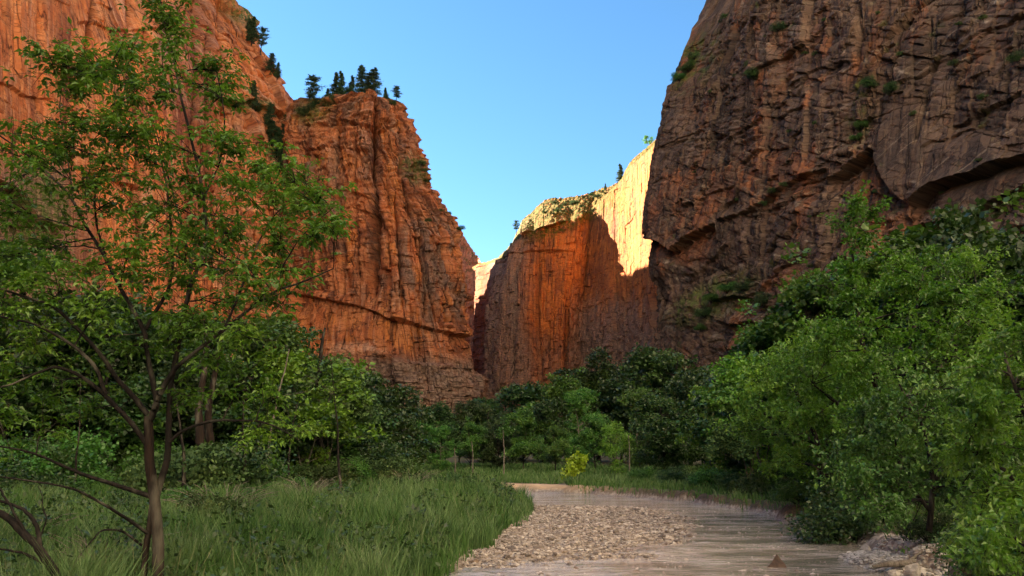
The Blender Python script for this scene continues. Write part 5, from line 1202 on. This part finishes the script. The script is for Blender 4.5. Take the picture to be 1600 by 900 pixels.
# leafy weeds between the grass, and pale seed stalks
r = np.random.default_rng(921); lv = Leaves()
for i in range(1900):
    y = 9 + 52 * r.uniform() ** 1.4; x = r.uniform(-.76, .08) * y; d1, s1 = river_d(np.array([x]), np.array([y]))
    if s1[0] > 0 or d1[0] < .6 or fbm(x / 3., y / 3., 2, 923) < -.05: continue
    big_ = r.uniform() < .16; h = r.uniform(.25, .75) * (1.5 if big_ else 1); s = r.uniform(.15, .36) * (1 + y / 60) * (1.7 if big_ else 1); z = float(ground(x, y)); lv.clump((x, y, z + h * .6), (s, s, h * .5), int(r.uniform(18, 40) * (3.5 if big_ else 1)), .065 * (1 + y / 45), r, up=.8)
st_ = Tubes()
for i in range(1100):
    y = 9.5 + 40 * r.uniform() ** 1.6; x = r.uniform(-.74, .06) * y; d1, s1 = river_d(np.array([x]), np.array([y]))
    if s1[0] > 0 or d1[0] < .5 or fbm(x / 4., y / 4., 2, 927) < .0: continue
    z = float(ground(x, y)); h = r.uniform(.45, .85); l = r.normal(0, .12, 2); w_ = .0013 + .00006 * y
    st_.add([(x, y, z), (x + l[0] * .4, y + l[1] * .4, z + h * .6), (x + l[0], y + l[1], z + h * .86), (x + l[0] * 1.2, y + l[1] * 1.2, z + h)], [w_, w_ * .8, w_ * 2.6, w_], 3)
m = NT('dry_stalk'); sk_ = st_.build('grass_stalks', m.done(m.bsdf((.15, .165, .075), .8, None, .2))); tag(sk_, 'pale dry seed stalks standing among the meadow grass', 'grass', kind='stuff')
wd_ = lv.build('weeds', M_LEAF['dark'], simple=True, w=.28); tag(wd_, 'low leafy weeds growing among the meadow grass', 'weeds', kind='stuff')

# ---------------------------------------------------------------- plants on the cliffs
def PINES(lb): return next(o for o in COL.objects if o.get('label') == lb)
def bend(o, k):
    a = random.Random(k); o.rotation_euler = (a.gauss(0, .05), a.gauss(0, .06), a.uniform(0, 6)); s = o.scale[0]; w = a.uniform(.85, 1.3); o.scale = (s * w, s * w, s)
def on_cliff(tab, px, py):
    qx, qy, X, Y, Z, nx, ny = tab
    d = (qx - px) ** 2 + (qy - py) ** 2 + 1e4 * (Y < 20); i = np.unravel_index(np.argmin(d), d.shape); return float(X[i]), float(Y[i]), float(Z[i])
PT = 'pines on top of the red pinnacle'
for pr, px, pb, pt, lb in [('pine_open', 488, 170, 126, 'open crowned pine standing apart at the left shoulder of the pinnacle'), ('pine', 524, 152, 118, 'slim pine left of the pinnacle clump'), ('pine', 534, 150, 117, 'slim pine in the middle of the left pair'), ('pine', 548, 146, 121, 'small pine between the left pair and the tallest clump'),
                           ('pine_b', 566, 142, 105, 'tallest broad pine of the pinnacle top'), ('pine_b', 583, 144, 110, 'broad pine right of the tallest one'), ('pine', 604, 158, 141, 'small pine right of the summit block'), ('pine_open', 619, 159, 138, 'small open pine at the right lip of the pinnacle'), ('pine', 511, 158, 141, 'tiny pine below the slim pair'), ('pine_b', 575, 143, 118, 'dark pine filling the tallest clump')]:
    Y = 412; x, y, z = at(px, pb, Y); place(pr, (x, y, z - 1), px, max(4.5, (pb - pt) / F * 420 * 1.3 + 1.5) / 10, lb, 'pine', PT); bend(PINES(lb), px)
for pr, px, pb, sc, lb in [('scrub', 478, 180, 4.4, 'grey green bush on the left shoulder of the pinnacle'), ('darkbush', 500, 168, 3.4, 'bush below the slim pines of the pinnacle'), ('scrub', 517, 160, 4.0, 'bush under the left pair of pines'), ('darkbush', 548, 149, 2.8, 'dark bush at the foot of the pinnacle clump'), ('scrub', 612, 160, 2.0, 'bush on the right lip of the pinnacle')]:
    x, y, z = at(px, pb, 408); place(pr, (x, y, z - 1.2), px, sc, lb, 'bush', 'bushes on top of the pinnacle')
LT = 'pines along the edge of the left wall'
for pr, px, pb, pt, Y, lb in [('pine', 400, 66, 30, 436, 'pointed pine standing on the skyline of the left wall'), ('pine_open', 413, 82, 44, 438, 'thin open pine just right of the pointed one on the skyline'), ('pine', 386, 48, 32, 436, 'small pine left of the pointed one on the skyline'), ('pine_b', 421, 112, 86, 438, 'dark pine halfway down the skyline of the left wall'), ('pine', 430, 124, 102, 438, 'lower dark pine on the skyline of the left wall'),
                               ('pine_b', 396, 166, 130, 425, 'dark pine on the ledge of the left wall'), ('pine_b', 430, 195, 162, 430, 'dark pine beside the gully of the left wall'), ('pine_b', 458, 194, 166, 445, 'dark pine at the foot of the skyline in the gully'), ('pine', 446, 215, 186, 436, 'pine in the gully between left wall and pinnacle'), ('pine_b', 438, 240, 204, 428, 'lowest pine in the gully'), ('pine_b', 432, 222, 190, 428, 'broad dark pine left of the gully pine'), ('pine_b', 441, 262, 228, 428, 'dark pine at the bottom of the gully')]:
    x, y, z = on_cliff(LW, px, pb); place(pr, (x + .5, y - 1.5, z - 1), px, max(4.5, (pb - pt) / F * Y * 1.25 + 1.5) / 10, lb, 'pine', LT); bend(PINES(lb), px)
for pr, px, pb, Y, sc, lb in [('darkbush', 376, 164, 396, 2.0, 'dark bush on the left part of the left wall ledge'), ('darkbush', 412, 168, 420, 1.6, 'dark bush on the right part of the left wall ledge'), ('scrub', 392, 36, 430, 2.4, 'bush near the top of the left wall skyline'), ('scrub', 372, 10, 415, 2.6, 'highest bush in view on the left wall'), ('darkbush', 440, 226, 430, 2.2, 'dark bush filling the gully'), ('darkbush', 448, 205, 436, 2.0, 'dark bush at the head of the gully'), ('scrub', 425, 118, 436, 1.6, 'bush below the halfway pine')]:
    x, y, z = on_cliff(LW, px, pb); place(pr, (x + .5, y - 1.5, z - 1.2), px, sc, lb, 'bush', 'bushes on the left wall')
BT = 'trees on the rim of the back wall'
for pr, px, pb, pt, Y, lb in [('pine_open', 807, 364, 343, 612, 'lone pine on the left end of the back wall rim'), ('pine', 970, 284, 254, 600, 'sunlit pine on the step of the back wall rim'), ('airy', 1013, 232, 208, 590, 'sunlit yellow green tree on the rim beside the right cliff'), ('pine', 946, 296, 286, 620, 'tiny pine left of the step on the back wall rim')]:
    x, y, z = at(px, pb, Y); place(pr, (x, y, z - 1), px, ((pb - pt) / F * Y * 1.05 + 1) / 10, lb, 'tree', BT)
rr = np.random.default_rng(951)
for i in range(16):
    px = rr.uniform(846, 958); pb = np.interp(px, [846, 960], [330, 300]) + rr.uniform(-8, 12)
    d = BW; x, y, z = at(px, pb, 612); place('scrub', (x, y, z - 1.5), px, rr.uniform(1.4, 2.6), 'low bush on the sloping green rim of the back wall', 'bush', 'low bushes on the rim of the back wall')
for i, (px, py) in enumerate([(660, 268), (668, 283), (655, 258), (684, 312), (700, 335), (716, 358), (690, 330), (672, 345)]):
    x, y, z = on_cliff(PN, px, py); place('scrub', (x, y - 1, z - .8), px, 1.3 + .3 * (i % 3), 'low green bush clinging to the right slope of the pinnacle', 'bush', 'bushes on the right slope of the pinnacle')
CB = 'bushes on the ledges of the right cliff'
for pr, px, py, sc, lb in [('darkbush', 1198, 470, 1.9, 'rounded dark bush on the low ledge of the right cliff'), ('darkbush', 1165, 448, 1.5, 'dark bush above the rounded one on the right cliff'), ('shrubby', 1135, 452, 1.8, 'green bush left of the rounded one on the right cliff'), ('shrubby', 1112, 466, 1.7, 'green bush on the left part of the low ledge'), ('darkbush', 1096, 488, 1.6, 'dark bush at the left end of the low ledge'), ('shrubby', 1090, 510, 1.2, 'small bush under the left end of the low ledge'),
                           ('scrub', 1086, 88, 1.8, 'bush high on the left edge of the right cliff'), ('shrubby', 1078, 108, 1.9, 'green bush below the highest edge bush'), ('shrubby', 1064, 122, 1.6, 'bush on the lower edge step of the right cliff'), ('scrub', 1138, 28, 1.6, 'bush near the top of the frame on the right cliff'), ('darkbush', 1182, 118, 1.5, 'dark bush in the hollow of the upper right cliff'), ('darkbush', 1172, 100, 1.1, 'smaller dark bush in the hollow'), ('darkbush', 1222, 44, 1.3, 'dark bush beside the pale patch of the right cliff'),
                           ('darkbush', 1364, 132, 1.3, 'dark bush in the middle cleft of the right cliff'), ('darkbush', 1396, 138, 1.2, 'dark bush right of the middle cleft'), ('shrubby', 1346, 192, 1.1, 'green bush below the middle cleft'), ('shrubby', 1336, 212, 1.0, 'bright green bush above the arched overhang'), ('scrub', 1215, 295, 1.1, 'low bush on the slanting ledge left of the arch'), ('scrub', 1195, 315, 1.0, 'lower bush on the slanting ledge left of the arch'), ('darkbush', 1590, 90, 1.2, 'dark bush near the right margin on the cliff'), ('scrub', 1232, 286, .9, 'small bush nearest the arch on the slanting ledge')]:
    x, y, z = on_cliff(RW, px, py); place(pr, (x - 1.0, y - .8, z - 1.4), px, sc, lb, 'bush', CB)
rr = np.random.default_rng(961)
for i in range(34):
    px, py = rr.uniform(1040, 1590), rr.uniform(-5, 480)
    if px < 1115 - .25 * py + 10 and py < 300: continue
    x, y, z = on_cliff(RW, px, py); place('scrub', (x - .5, y - .4, z - .7), px, rr.uniform(.5, .9), 'small grey green tuft clinging to the dark right cliff', 'bush', 'small tufts on the right cliff')
